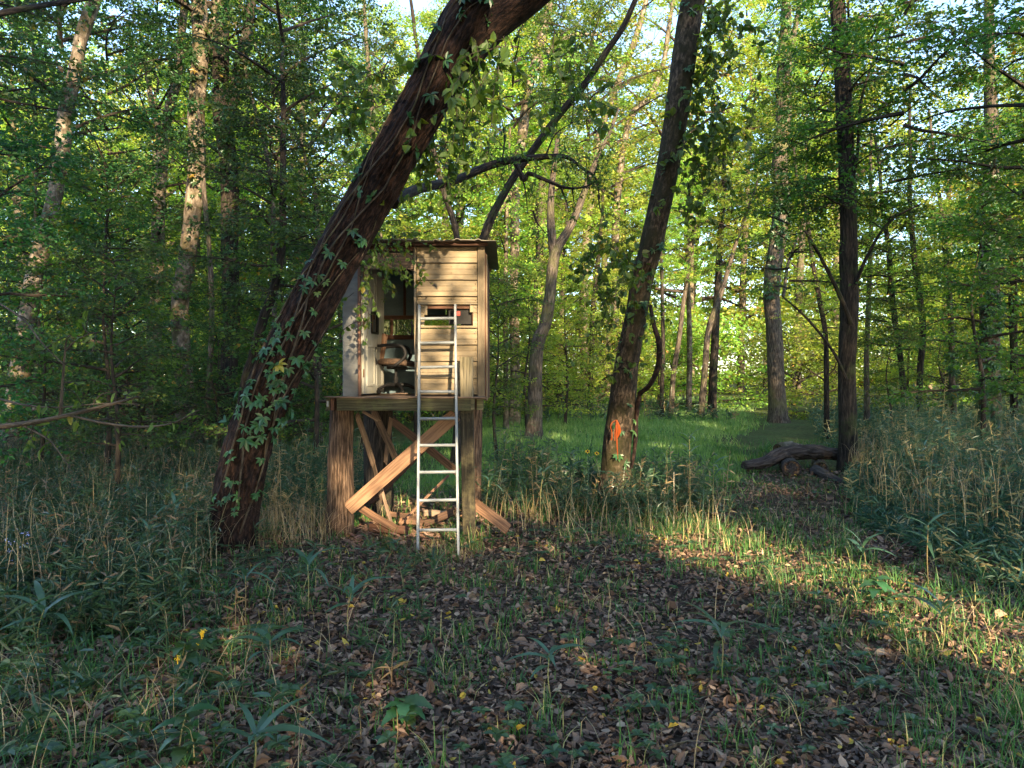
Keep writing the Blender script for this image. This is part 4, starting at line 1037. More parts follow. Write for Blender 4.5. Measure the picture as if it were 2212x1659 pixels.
tree('slanting_tree', 'dark trunk slanting up right out of the foliage above the hut roof', [(985, 893, 22), (1005, 700, 19), (1042, 520, 18), (1096, 405, 16), (1152, 322, 16), (1204, 250, 16), (1262, 180, 15), (1304, 117, 14), (1342, 62, 13), (1375, -10, 11)], 13.5, 12.5, 'bark_dark', kit=4, kz=6.6, ks=0.55, ext=2, seg=18)
for lab, pts, d in (('pale sunlit trunk leaning right high behind the crooked limb', [(1262, 893, 20), (1262, 600, 18), (1280, 400, 16), (1300, 267, 15), (1335, 180, 14), (1357, 127, 14), (1380, 60, 12), (1400, -20, 10)], 32),
                    ('second pale sunlit trunk nearer the taped trunk, leaning right', [(1330, 890, 18), (1330, 500, 16), (1354, 273, 14), (1404, 207, 12), (1434, 133, 11), (1450, 30, 9)], 33),
                    ('pale trunk with a long arching branch high above the hut', [(1110, 893, 22), (1112, 500, 20), (1130, 260, 18), (1150, 160, 17), (1166, 90, 16), (1182, 20, 15)], 24)):
    tree('pale_tree', lab, pts, d, d, 'bark_pale', forks=(([(1162, 150, 14), (1190, 105, 11), (1235, 78, 9), (1300, 75, 6)], 0),) if 'arching' in lab else (), kit=0 if d > 30 else 3, kz=9, ks=1.2, far=True, rings=50, seg=14)

put_kit(bpy.data.objects['lawn_edge_tree'], KFAR[1], W(1690, 220, 24), 0.55, 1.0)
put_kit(bpy.data.objects['straight_tree'], KITS[4], W(1760, 480, 13.6), 0.75, 5.0); put_kit(bpy.data.objects['straight_tree'], KITS[5], W(1920, 420, 13.4), 0.75, 3.0)
# left-hand trees
tree('sunlit_bark_tree', 'bowed trunk with orange sunlit patches near the left edge', [(33, 990, 50), (40, 886, 44), (58, 740, 38), (80, 600, 36), (112, 467, 30), (133, 333, 30), (143, 250, 29), (163, 167, 27), (178, 83, 26), (207, 0, 28), (225, -60, 26)], 15.5, 14.5, 'bark_pale',
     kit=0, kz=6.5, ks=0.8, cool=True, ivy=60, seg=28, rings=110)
tree('forked_tree', 'grey trunk forking high on the left of the twin trunks', [(330, 900, 34), (333, 853, 31), (334, 720, 29), (338, 586, 28), (347, 420, 24), (352, 300, 24), (362, 240, 20), (380, 167, 20), (390, 90, 17), (399, 0, 15)], 21, 20.5, 'bark_pale',
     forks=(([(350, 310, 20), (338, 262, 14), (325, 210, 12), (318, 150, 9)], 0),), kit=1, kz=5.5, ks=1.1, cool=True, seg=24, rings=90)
tree('twin_tree', 'left one of the two tall close trunks, brightly sunlit halfway up', [(408, 950, 56), (402, 900, 44), (394, 786, 36), (394, 620, 34), (410, 467, 34), (423, 333, 34), (424, 250, 33), (430, 133, 32), (428, 0, 32), (426, -60, 30)], 17.5, 17, 'bark_pale',
     forks=(([(434, 200, 16), (447, 110, 14), (466, 10, 14), (475, -50, 12)], 0),), kit=2, kz=9.5, ks=1.0, cool=True, ivy=150, seg=32, rings=120, ivy_size=0.11)
tree('twin_tree', 'right one of the two tall close trunks, dark and forked near the top', [(478, 940, 60), (488, 880, 40), (493, 720, 34), (493, 600, 35), (493, 467, 37), (489, 333, 37), (484, 267, 36), (480, 167, 33), (480, 33, 30), (482, -50, 28)], 17.8, 17.3, 'bark_dark',
     forks=(([(494, 260, 26), (513, 167, 22), (531, 80, 20), (545, 0, 18), (552, -60, 16)], 0),), kit=3, kz=9, ks=0.9, cool=True, ivy=110, seg=32, rings=120, ivy_size=0.11)
for lab, pts, d, bk, kt, kz, ks in (
    ('dark crooked trunk leaning right just behind the great leaning trunk', [(500, 940, 28), (530, 830, 24), (550, 770, 23), (573, 686, 22), (597, 620, 20), (612, 520, 17), (610, 430, 15)], 13, 'bark_dark', 5, 3.2, 1.1),
    ('thin leaning stem between the twin trunks and the leaning trunk', [(600, 900, 12), (590, 600, 11), (590, 420, 10), (567, 293, 9), (540, 200, 8), (525, 120, 7)], 17, 'bark_grey', 4, 4, 1.5),
    ('thin bent stem nearest the upper left of the leaning trunk', [(690, 900, 12), (690, 600, 10), (680, 420, 9), (655, 330, 8), (610, 233, 7), (585, 170, 6)], 18, 'bark_grey', 5, 6.5, 1.2),
    ('very thin dark stem left of the forked trunk', [(262, 905, 9), (256, 850, 8), (243, 803, 8), (233, 700, 7), (228, 600, 7)], 16, 'bark_dark', 4, 2.4, 1.2),
    ('slim stem hugging the left side of the twin trunks', [(440, 920, 12), (452, 800, 12), (455, 600, 11), (440, 420, 10)], 16.5, 'bark_grey', None, 4, 1.1),
    ('slim straight stem close to the left edge of the wood', [(72, 950, 11), (76, 850, 10), (82, 760, 10), (80, 600, 9)], 18, 'bark_pale', 5, 2.5, 1.4),
    ('thin dark trunk on the right side of the hut roof, far off', [(830, 890, 15), (825, 600, 13), (815, 400, 12), (800, 200, 10), (790, 60, 8)], 23, 'bark_grey', 1, 6, 1.0)):
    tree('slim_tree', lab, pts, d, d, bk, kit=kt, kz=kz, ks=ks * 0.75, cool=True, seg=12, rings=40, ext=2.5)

# ------------------------------------------------------------------ saplings, bushes and the far wood
def sapling(x, y, kit, sc, label, group, name='sapling', cool=True, h=None, cat='tree', z0=0.4, mat='twig', far=False):
    gzv = float(gz(x, y)); r = thing(name, label, cat, (x, y, gzv), group)
    h = h or 5 * sc
    g = Geo(); P = smooth_line([(x, y, gzv - 0.1), (x + ru(-.1, .1), y, gzv + h * 0.35), (x + ru(-.15, .15), y + ru(-.1, .1), gzv + h * 0.7), (x, y, gzv + h)], 12)
    tube(g, P, [0.012 * h + 0.008, 0.006], 7); part(g, 'trunk', M[mat], r, smooth=True)
    kk = KFAR[kit] if far else (KCOOL[kit] if cool else KITS[kit])
    put_kit(r, kk, (x, y, gzv + z0), sc, ru(0, 6.28))
    return r


def px(X, d): return (X - CX) / F * d


left_saps = [(-40, 10.5, 4, 1.0), (230, 12, 5, 0.8), (250, 9.8, 4, 0.6), (600, 14.5, 4, 0.8), (680, 13, 5, 0.85), (130, 19, 5, 1.0), (270, 21, 4, 1.3), (20, 21, 5, 1.3), (560, 21, 4, 1.3), (650, 23, 5, 1.4), (740, 19, 5, 1.1), (210, 26, 4, 1.4), (440, 27, 5, 1.4), (380, 19.5, 4, 0.7), (90, 12.5, 4, 0.6), (780, 15, 4, 0.7), (470, 14, 5, 0.55)]
for (X, d, k, s) in left_saps:
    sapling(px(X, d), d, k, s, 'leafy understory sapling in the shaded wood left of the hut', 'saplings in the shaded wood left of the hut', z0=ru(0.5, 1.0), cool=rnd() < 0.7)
right_saps = [(2120, 14, 5, 0.9), (2240, 11.5, 4, 0.9), (1925, 17, 4, 0.5), (2190, 17, 4, 1.1), (2040, 20, 5, 0.6), (2120, 24, 4, 1.3), (1960, 25, 4, 0.9)]
for (X, d, k, s) in right_saps:
    sapling(px(X, d), d, k, s, 'leafy sapling beyond the cane thicket on the right side', 'saplings beyond the cane thicket on the right', z0=ru(0.9, 1.6), cool=False, far=d > 18)
mid_saps = [(1075, 14.5, 4, 0.62), (1140, 20, 5, 0.8), (1220, 23, 4, 0.9), (1010, 22, 5, 1.0), (900, 20, 4, 1.1), (1340, 27, 5, 0.9), (1420, 29, 4, 0.8), (960, 26, 4, 1.2), (850, 24, 5, 1.2)]
for (X, d, k, s) in mid_saps:
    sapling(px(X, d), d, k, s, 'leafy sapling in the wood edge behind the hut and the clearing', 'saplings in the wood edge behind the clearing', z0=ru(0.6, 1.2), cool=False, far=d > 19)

bush_x = [(940, 27), (1040, 26), (1120, 29), (1200, 28), (1290, 30), (1370, 31), (1450, 31), (1530, 32), (1720, 34), (1790, 27), (1900, 27), (2060, 24), (2180, 21),
          (20, 22), (120, 24), (220, 25), (330, 25), (440, 24), (540, 26), (640, 26), (740, 26), (840, 28), (480, 19), (300, 15), (180, 15.5), (590, 16)]
for (X, d) in bush_x:
    k = 6 if rnd() < 0.5 else 7; s = ru(1.0, 1.9) * (0.75 if d < 20 else 1)
    x = px(X, d); r = thing('bush', 'rounded leafy bush in the undergrowth line beneath the trees', 'bush', (x, d, float(gz(x, d))), 'bushes beneath the trees')
    put_kit(r, KCOOL[k] if X < 900 else KFAR[k] if d > 24 else KITS[k], (x, d, float(gz(x, d)) - 0.05), s, ru(0, 6.28))

for (X, d) in [(1450, 46), (1510, 50), (1700, 50), (1760, 47), (1380, 50), (1300, 47), (1830, 45), (1220, 46)]:
    x = px(X, d); r = thing('bush', 'rounded leafy bush in the undergrowth line beneath the trees', 'bush', (x, d, float(gz(x, d))), 'bushes beneath the trees')
    put_kit(r, KFAR[6 + int(rnd() * 2)], (x, d, float(gz(x, d)) - 0.1), ru(1.6, 2.6), ru(0, 6.28))
# far trees, rows beyond the clearing
NF = 0
for row, (y0, step, x0, x1) in enumerate(((30, 4.6, -26, 30), (38, 4.6, -30, 36), (48, 5.0, -38, 44), (60, 6.0, -46, 56), (76, 8, -60, 70))):
    x = x0
    while x < x1:
        xx = x + ru(-1.6, 1.6); yy = y0 + ru(-4, 4); x += step
        X = CX + xx / yy * F
        if row == 0 and 1330 < X < 1720: continue
        if row == 1 and 1500 < X < 1700: continue
        if X < -150 or X > 2400: continue
        # two openings where the sky shows between crowns
        h = ru(17, 22) * (0.85 if row < 2 else 1) * (1.15 if 1400 < X < 1850 and row else 1) if not (1900 < X < 2150 or 670 < X < 790) else ru(8, 10)
        gzv = float(gz(xx, yy)); r = thing('far_tree', 'tall far tree of the wood beyond the clearing', 'tree', (xx, yy, gzv), 'far trees of the wood beyond the clearing')
        g = Geo(); lean = ru(-0.8, 0.8)
        P = smooth_line([(xx, yy, gzv - 0.2), (xx + lean * 0.2, yy, gzv + h * 0.3), (xx + lean * 0.7, yy, gzv + h * 0.65), (xx + lean, yy, gzv + h)], 14)
        tube(g, P, [ru(0.18, 0.32), 0.2, 0.05], 9, disp=bark_disp(4, 1.5, 0.08, ru(0, 50))); part(g, 'trunk', M[random.choice(['bark_pale', 'bark_grey', 'bark_grey'])], r, smooth=True)
        k = int(rnd() * 4); s = h / (9, 10, 8, 11)[k] * 0.85
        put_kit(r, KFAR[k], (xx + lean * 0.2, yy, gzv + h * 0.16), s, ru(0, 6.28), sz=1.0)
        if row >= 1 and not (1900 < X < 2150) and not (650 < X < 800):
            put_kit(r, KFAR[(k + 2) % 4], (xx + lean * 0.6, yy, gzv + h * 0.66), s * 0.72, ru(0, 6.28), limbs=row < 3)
        if row < 4:
            k2 = (k + 1) % 4; s2 = ru(0.42, 0.6)
            put_kit(r, KFAR[k2], (xx, yy, gzv + 0.5), s2 * 1.2, ru(0, 6.28), limbs=False)
        NF += 1
# a wood that reads as one mass behind everything
g = Geo(); n = 150000
ang = RNG.uniform(-0.98, 0.98, n); rr = RNG.uniform(88, 108, n); x = np.sin(ang) * rr * 1.25; y = np.cos(ang) * rr * 0.95 + 5
top = 12 + 13 * fnoise(x * 0.09, y * 0.0 + 2.2) + 3 * fnoise(x * 0.5, y * 0.1)
gap = np.clip(1 - np.abs(x / y * F + CX - 2000) / 130, 0, 1)
z = gz(x, y) + RNG.random(n) ** 1.35 * top * (1 - 0.35 * gap)
leaves(g, np.stack([x, y, z], 1), RNG.normal(0, 1, (n, 3)), RNG.normal(0, 0.6, (n, 3)) + [0, -0.4, 0.6], RNG.uniform(0.3, 0.6, n), RNG.uniform(0.2, 0.4, n), np.clip(RNG.normal(0.55, 0.2, n) + 0.2 * (fnoise(x * .3, z * .3) - .5), 0, 0.97))
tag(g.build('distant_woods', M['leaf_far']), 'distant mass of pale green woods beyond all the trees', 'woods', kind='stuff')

# overhead canopy of the near trees: leafy boughs entering the top of the frame
for (lab, base, fz, kits) in (
    ('tree left of the camera whose dark boughs fill the upper left corner', (-6.2, 5.5), 9, ((4, (-6.3, 8.2, 5.0), 0.8), (5, (-8.2, 10, 4.4), 1.0), (4, (-3.0, 9.0, 6.6), 0.7))),
    ('tree right of the camera whose boughs hang in the upper right corner', (6.4, 6.5), 9, ((4, (6.6, 9.0, 5.9), 0.7), (5, (8.0, 11, 4.4), 0.9), (5, (6.4, 11.5, 5.8), 0.9))),
):
    r = thing('overhanging_tree', lab, 'tree', (base[0], base[1], 0))
    g = Geo(); P = smooth_line([(base[0], base[1], -0.1), (base[0] + .1, base[1], 3), (base[0], base[1] + 0.3, 6), (base[0] * 0.97, base[1] + 0.8, fz)], 40)
    tube(g, P, [0.22, 0.17, 0.1], 24, disp=bark_disp(7, 2.4, 0.07, 3))
    for (k, p, s) in kits:
        q0 = P[16 + int(6 * rnd())]; q1 = np.array(p); tube(g, smooth_line([q0, q0 * .65 + q1 * .35 + [0, 0, 0.35], q0 * .25 + q1 * .75 + [0, 0, 0.3], q1], 24), [0.045, 0.022, 0.006], 8, disp=bark_disp(3, 4, 0.1, 3))
    part(g, 'trunk', M['bark_dark'], r, smooth=True)
    for (k, p, s) in kits: put_kit(r, KCOOL[k] if base[0] < 0 else KITS[k], p, s, ru(0, 6.28))
# bare twiggy sapling at the left edge, its branches reaching in low over the weeds
r = thing('bare_sapling', 'bare grey sapling branches reaching in from the left over the weeds', 'tree', (-4.4, 4.7, 0))
g = Geo(); tube(g, smooth_line([(-4.4, 4.7, -0.1), (-4.35, 4.75, 0.9), (-4.2, 4.9, 1.4), (-4.0, 5.0, 2.5), (-3.9, 5.2, 4.0)], 30), [0.035, 0.03, 0.02, 0.01], 8)
part(g, 'trunk', M['bark_grey'], r, smooth=True)
brs = [([(-30, 925), (67, 913), (133, 900), (200, 884), (267, 866), (300, 856)], [0.022, 0.017, 0.012, 0.005]), ([(150, 897), (230, 915), (300, 922), (370, 915), (430, 886)], [0.010, 0.008, 0.004]),
       ([(40, 915), (90, 940), (115, 960), (150, 1010)], [0.01, 0.006, 0.003]), ([(-10, 860), (60, 876), (130, 880), (220, 872), (310, 874)], [0.009, 0.006, 0.003]), ([(130, 903), (135, 830), (142, 745), (150, 725)], [0.014, 0.01, 0.006, 0.004]),
       ([(140, 760), (165, 735), (200, 720), (235, 716)], [0.006, 0.003]), ([(-10, 650), (50, 690), (90, 740), (140, 790)], [0.008, 0.006, 0.003])]
g = Geo(); gl = Geo()
for pts, rad in brs:
    P = smooth_line([W(x, y, 4.9 - 0.0012 * x) for x, y in pts], 24); tube(g, P, rad, 6)
    hang_vines(gl, [P[int(i)] for i in RNG.integers(4, 23, 3)], 0.22, 0.075, 4, out=(0.2, 0, 0.1), wr=0.5)
part(g, 'branch', M['bark_grey'], r, smooth=True); part(gl, 'leaf_sprays', [M['leaf'], M['twig']], r, kind='stuff')

LM = [(-999, ''), (60, 'the sunlit bowed trunk'), (335, 'the forked trunk'), (440, 'the twin trunks'), (620, 'the leaning trunk'), (900, 'the hut'), (1178, 'the mottled trunk'), (1370, 'the taped trunk'),
      (1535, 'the slender pair'), (1675, 'the clearing end trunk'), (1833, 'the straight trunk'), (1985, 'the wavy trunk'), (2134, 'the ivy trunk'), (9999, '')]
ORD = ['nearest', 'second nearest', 'third nearest', 'fourth nearest', 'fifth nearest', 'sixth nearest', 'seventh nearest', 'eighth nearest', 'ninth nearest', 'tenth nearest', 'eleventh nearest', 'twelfth nearest', 'thirteenth nearest', 'fourteenth nearest', 'fifteenth nearest', 'sixteenth nearest', 'last']


def relabel(head):
    obs = [o for o in SC.objects if o.parent is None and o.get('label', '').startswith(head[0])]
    bins = {}
    for o in obs:
        X = CX + o.location.x / o.location.y * F
        i = max(k for k in range(len(LM)) if LM[k][0] <= X)
        bins.setdefault(i, []).append(o)
    for i, L in bins.items():
        L.sort(key=lambda o: o.location.y)
        a, b = LM[i][1], LM[i + 1][1]
        w = f'between {a} and {b}' if a and b else (f'right of {a}' if a else f'left of {b}')
        for k, o in enumerate(L):
            o['label'] = f'{ORD[min(k, 16)]} {head[1]} {w}' if len(L) > 1 else f'{head[1]} {w}'


relabel(('leafy understory sapling', 'shaded leafy sapling')); relabel(('leafy sapling beyond', 'leafy sapling')); relabel(('leafy sapling in the wood', 'wood edge sapling'))
relabel(('rounded leafy bush', 'leafy bush')); relabel(('tall far tree', 'tall far tree'))

# ------------------------------------------------------------------ trees behind the camera that cast the shade, with the gaps the light comes through
UPV = np.cross(np.cross(TO_SUN, [0, 0, 1.0]), TO_SUN); UPV /= np.linalg.norm(UPV)
if UPV[2] < 0: UPV = -UPV
LAT = np.array([-SAZ[1], SAZ[0], 0.0])


def sv(p): p = np.asarray(p, float); return p @ LAT, p @ UPV


# light gaps: centre, half sizes in the sun's view (m), how open
GAPS = []


def gap(p, ra, rb, op): a, b = sv(p); GAPS.append((a, b, ra, rb, op))


gap((-0.66, 7.75, 2.45), 0.60, 0.9, 0.84)
gap((-0.9, 7.75, 2.0), 0.7, 0.6, 0.72)
gap((-1.55, 7.8, 2.0), 0.35, 0.55, 0.8)
gap((-1.1, 7.8, 0.55), 0.8, 0.5, 0.92)
gap((-0.45, 7.6, 0.5), 0.35, 0.6, 0.92)
gap((-1.85, 7.7, 0.7), 0.2, 0.35, 0.7)
gap((0.3, 8.0, 0.35), 0.7, 0.3, 0.7)
gap((1.45, 9.6, 0.55), 0.36, 0.65, 0.95)
gap((2.0, 8.2, 0.0), 0.45, 0.35, 0.95)
gap((2.1, 7.1, 0.0), 0.58, 0.50, 1)
gap((2.7, 6.1, 0.0), 0.60, 0.50, 1)
gap((2.85, 5.4, 0.0), 0.56, 0.48, 1)
gap((3.15, 4.7, 0.0), 0.54, 0.46, 1)
gap((3.3, 4.1, 0.0), 0.5, 0.35, 1)
gap((4.4, 5.7, 0.2), 0.4, 0.3, 0.8)
gap((-3.2, 7.0, 0.9), 0.5, 0.25, 0.5)
gap(W(135, 330, 15), 0.45, 0.6, 0.95); gap(W(168, 150, 15), 0.4, 0.5, 0.95); gap(W(80, 590, 15.3), 0.4, 0.55, 0.95); gap(W(50, 760, 15.3), 0.4, 0.3, 0.7)
gap(W(425, 330, 17), 0.55, 0.9, 0.98); gap(W(460, 410, 17), 0.5, 0.6, 0.95); gap(W(400, 460, 17), 0.3, 0.8, 0.8)
gap(W(336, 590, 21), 0.5, 0.5, 0.95); gap(W(330, 680, 21), 0.3, 0.5, 0.8)
gap(W(150, 950, 18), 1.6, 0.2, 0.9); gap(W(300, 930, 20), 1.3, 0.18, 0.9)
gap(W(800, 650, 7.3), 0.35, 0.35, 0.7)
gap(W(2080, 930, 11), 0.6, 0.25, 0.8)
gap(W(1950, 1000, 11), 0.5, 0.2, 0.4)
GAPS = np.array(GAPS)


def openness(a, b):
    """0 fully shaded ... 1 open to the sun, in the sun's view"""
    cut = np.interp(a, [-6, 0, 4, 9, 12, 30], [14, 12.5, 10.3, 9.2, 7.4, 7.4]) + 1.3 * (fnoise(a * 0.45 + 7, b * 0.45) - 0.5) * 2
    o = np.clip((b - cut) / 1.6, 0, 1) * 0.97
    w = (fnoise(a * 3.0 + 3, b * 3.0, 2) - 0.5)
    for (ga, gb, ra, rb, op) in GAPS:
        r = np.sqrt(((a - ga) / ra) ** 2 + ((b - gb) / rb) ** 2) + w * 0.9
        o = np.maximum(o, op * np.clip((1.12 - r) / 0.16, 0, 1))
    # general dapple: a few pinholes everywhere, more on the left of the wood
    pin = fnoise(a * 1.15 + 40, b * 1.15 + 11, 2)
    o = np.maximum(o, np.clip((pin - 0.71) / 0.03, 0, 1) * 0.9 * np.clip((b - 4.2) / 1.0, 0, 1))
    return o


nsp = 7600
A = RNG.uniform(-17, 25, nsp); Bv = RNG.uniform(-0.6, 15.5, nsp)
Yt = RNG.uniform(-19, -9, nsp)
tn = [(-17, -15), (-12, -13), (-7.5, -15.5), (-3.5, -12.5), (0.5, -15), (4.5, -12.5), (8.5, -15), (12.5, -13), (17, -15), (22, -14), (27, -13)]
crowns = [Geo() for _ in tn]
nl_ = 30
pa = A[:, None] + RNG.normal(0, 0.36, (nsp, nl_)); pb = Bv[:, None] + RNG.normal(0, 0.36, (nsp, nl_)); py = Yt[:, None] + RNG.normal(0, 0.4, (nsp, nl_))
pa, pb, py = pa.ravel(), pb.ravel(), py.ravel()
keep = RNG.random(len(pa)) > openness(pa, pb)
pa, pb, py = pa[keep], pb[keep], py[keep]
x = (pa - py * LAT[1]) / LAT[0]; z = (pb - x * UPV[0] - py * UPV[1]) / UPV[2]
own = np.argmin((x[:, None] - np.array([t[0] for t in tn])[None, :]) ** 2 + 0.3 * (py[:, None] - np.array([t[1] for t in tn])[None, :]) ** 2, axis=1)
for i, (tx, ty) in enumerate(tn):
    k = (own == i) & (z > 0.3); m = int(k.sum())
    r = thing('shade_tree', f'tall shading tree behind the viewpoint, {ORD[i].split()[0].replace("nearest", "first")} from the left of its row', 'tree', (tx, ty, 0), 'row of trees behind the viewpoint')
    g = Geo(); P = smooth_line([(tx, ty, -0.2), (tx + ru(-.3, .3), ty, 5), (tx + ru(-.5, .5), ty, 10), (tx, ty, 17)], 24); tube(g, P, [0.22, 0.18, 0.06], 12)
    part(g, 'trunk', M['bark_grey'], r, smooth=True)
    if m:
        g = Geo(); L = RNG.uniform(0.19, 0.30, m)
        leaves(g, np.stack([x[k], py[k], z[k]], 1), RNG.normal(0, 1, (m, 3)), RNG.normal(0, 0.6, (m, 3)) + [TO_SUN[0] * .4, TO_SUN[1] * .4, 0.5], L, L * 0.7, np.clip(RNG.normal(0.5, 0.2, m), 0, 0.96))
        part(g, 'crown', M['leaf'], r)

# ------------------------------------------------------------------ fallen logs and sticks on the ground
lg = thing('log', 'long dark rotting log resting across the other two, its left end on the grass', 'log', W(1712, 1000, 13.3), 'pile of rotting logs')
g = Geo(); tube(g, smooth_line([W(1607, 1006, 12.6), W(1650, 1000, 12.8), (W(1680, 985, 13.0)), W(1712, 977, 13.1), W(1760, 976, 13.2), W(1817, 982, 13.3)], 60), [0.07, 0.10, 0.125, 0.135, 0.13, 0.10], 60, disp=bark_disp(9, 7, 0.2, 7))
part(g, 'bark', M['log'], lg, smooth=True)


def logthing(lab, pts, rad, mat='log', hollow=False):
    P = np.array([W(*p) for p in pts]); r = thing('log', lab, 'log', P.mean(0), 'pile of rotting logs')
    g = Geo(); tube(g, smooth_line(P, 30), rad, 26, disp=bark_disp(6, 5, 0.12, ru(0, 50)), cap=True); part(g, 'bark', M[mat], r, smooth=True)
    g = Geo(); T = norm(P[0] - P[1])
    c = P[0] + T * 0.012; r0 = rad[0] * 0.84; th = np.linspace(0, 2 * np.pi, 18, endpoint=False)
    n = norm(np.cross(T, [0, 0, 1.0])); b = np.cross(T, n)
    V = [c + n * math.cos(t) * r0 + b * math.sin(t) * r0 for t in th] + [c + n * math.cos(t) * r0 * .5 + b * math.sin(t) * r0 * .5 - T * 0.05 * rnd() for t in th] + [c - T * (0.12 if hollow else 0.0)]
    Fc = [(i, (i + 1) % 18, 18 + (i + 1) % 18, 18 + i) for i in range(18)]; g.add(V, Fc, RNG.random(18)); g.add(V, [(18 + i, 18 + (i + 1) % 18, 36) for i in range(18)], RNG.random(18) * .5)
    part(g, 'rotten_end', M['rot'], r)


logthing('short hollow log lying end on beneath the long log', [(1711, 1012, 12.4), (1703, 1004, 13.2), (1698, 1000, 13.9)], [0.15, 0.155, 0.14], hollow=True)
logthing('pale rounded log seen just above the long log', [(1680, 975, 14.2), (1704, 972, 14.3), (1735, 978, 14.4)], [0.15, 0.17, 0.15], mat='bark_pale')
logthing('stubby sawn log under the right end of the long log', [(1772, 1012, 12.9), (1768, 1003, 13.4), (1766, 998, 13.9)], [0.13, 0.13, 0.12], mat='bark_grey')
logthing('crooked tapering branch lying in front of the log pile', [(1762, 1018, 12.6), (1785, 1030, 12.1), (1812, 1042, 11.7), (1846, 1050, 11.6)], [0.11, 0.10, 0.07, 0.02])
stick_defs = [([(745, 1362), (820, 1428), (880, 1478), (965, 1530)], 0.009, 'long thin stick lying diagonally on the leaves in front of the ladder'),
              ([(1904, 1227), (1935, 1213), (1958, 1203), (1978, 1198)], 0.007, 'bent twig propped on the sunlit leaves at the right'),
              ([(2064, 1172), (2110, 1195), (2162, 1228)], 0.006, 'straight pale stem leaning out of the cane thicket'),
              ([(2080, 1585), (2120, 1602), (2150, 1618)], 0.02, 'thick rotten stick half buried in leaves at the lower right'),
              ([(905, 1410), (935, 1450), (950, 1500)], 0.006, 'thin curved stem crossing beside the long stick')]
for pts, rad, lab in stick_defs:
    P = [];
    for (X, Y) in pts:
        d = HC * F / (Y - CY); P.append(W(X, Y, d) + [0, 0, 0.03])
    if 'propped' in lab or 'leaning' in lab: P = [p + np.array([0, 0, 0.05 + 0.1 * i / len(P)]) * 1 for i, p in enumerate(P)]
    g = Geo(); tube(g, smooth_line(P, 24), [rad, rad * 0.8, rad * 0.35], 7, disp=bark_disp(2, 9, 0.25, ru(0, 60)))
    tag(g.build('stick', M['bark_grey'], smooth=True, origin=P[0]), lab, 'stick')

# ------------------------------------------------------------------ ground cover
def in_view(n, y0, y1, margin=0.6, power=1.0):
    y = y0 + (y1 - y0) * RNG.random(n) ** power
    x = RNG.uniform(-1, 1, n) * (y * 0.735 + margin)
    return x, y


# fallen leaves
g = Geo()
for (n, y0, y1, sz) in ((30000, 2.3, 4.5, 0.044), (38000, 4.5, 8.0, 0.050), (16000, 8.0, 13.0, 0.068)):
    x = RNG.uniform(-1, 1, n) * (y1 * 0.735 + 0.4); y = RNG.uniform(y0, y1, n)
    X = CX + x / y * F
    w = 0.12 + fnoise(x * 0.8 + 3, y * 0.8) + 0.35 * np.clip((X - 600) / 900, -0.6, 1) - 0.55 * lawn_amount(x, y)
    k = (np.abs(x) < y * 0.735 + 0.4) & (RNG.random(n) < np.clip(w * 1.6 - 0.1, 0.12, 1))
    x, y = x[k], y[k]; m = len(x)
    d = RNG.normal(0, 1, (m, 3)); d[:, 2] *= 0.25; nr = RNG.normal(0, 0.38, (m, 3)) + [0, 0, 1]
    L = sz * RNG.uniform(0.55, 1.35, m); L = L * np.where(RNG.random(m) < 0.06, 1.6, 1.0); t = np.clip(RNG.beta(1.6, 2.0, m) * 0.95, 0, 0.93); t = np.where(RNG.random(m) < 0.015, 1.0, t)
    leaves(g, np.stack([x, y, gz(x, y) + RNG.uniform(0.004, 0.035, m)], 1), d, nr, L, L * RNG.uniform(0.28, 0.8, m), t, fold=RNG.uniform(-0.45, 0.6, m)[:, None], kind=6, droop=RNG.uniform(-0.3, 0.35, m)[:, None])
tag(g.build('fallen_leaves', M['litter']), 'brown fallen leaves carpeting the forest floor', 'fallen leaves', kind='stuff')

# little twigs lying among the leaves
g = Geo(); n = 2600; x, y = in_view(n, 2.3, 10)
a = RNG.uniform(0, 6.28, n); L = RNG.uniform(0.06, 0.34, n)
leaves(g, np.stack([x, y, gz(x, y) + RNG.uniform(0.015, 0.045, n)], 1), np.stack([np.cos(a), np.sin(a), RNG.normal(0, 0.07, n)], 1), RNG.normal(0, 0.3, (n, 3)) + [0, 0, 1], L, RNG.uniform(0.005, 0.011, n), RNG.uniform(0.2, 0.9, n), fold=0.4, kind=6, droop=RNG.uniform(-0.1, 0.15, n)[:, None])
tag(g.build('fallen_twigs', M['bark_grey']), 'thin broken twigs lying among the fallen leaves', 'twigs', kind='stuff')
# short grass of the clearing
g = Geo(); n = 90000
y = 10 + 30 * RNG.random(n) ** 1.35; x = RNG.uniform(-1, 1, n) * (0.40 * y + 2.5) + 0.12 * y - 1
k = RNG.random(n) < lawn_amount(x, y) * 1.1; x, y = x[k], y[k]; m = len(x)
blades(g, np.stack([x, y, gz(x, y)], 1), RNG.uniform(0, 6.28, m), RNG.uniform(0.07, 0.17, m) * (1 + 0.02 * y), 0.006 + 0.0007 * y, RNG.uniform(0.1, 0.8, m), np.clip(RNG.normal(0.45, 0.22, m) + 0.9 * (fnoise(x * .7, y * .7) - .5), 0, 1), seg=1,
       face=np.tile([1.0, 0, 0], (m, 1)) * 1.0)
tag(g.build('clearing_grass', M['lawn']), 'bright green short grass of the clearing', 'grass', kind='stuff')

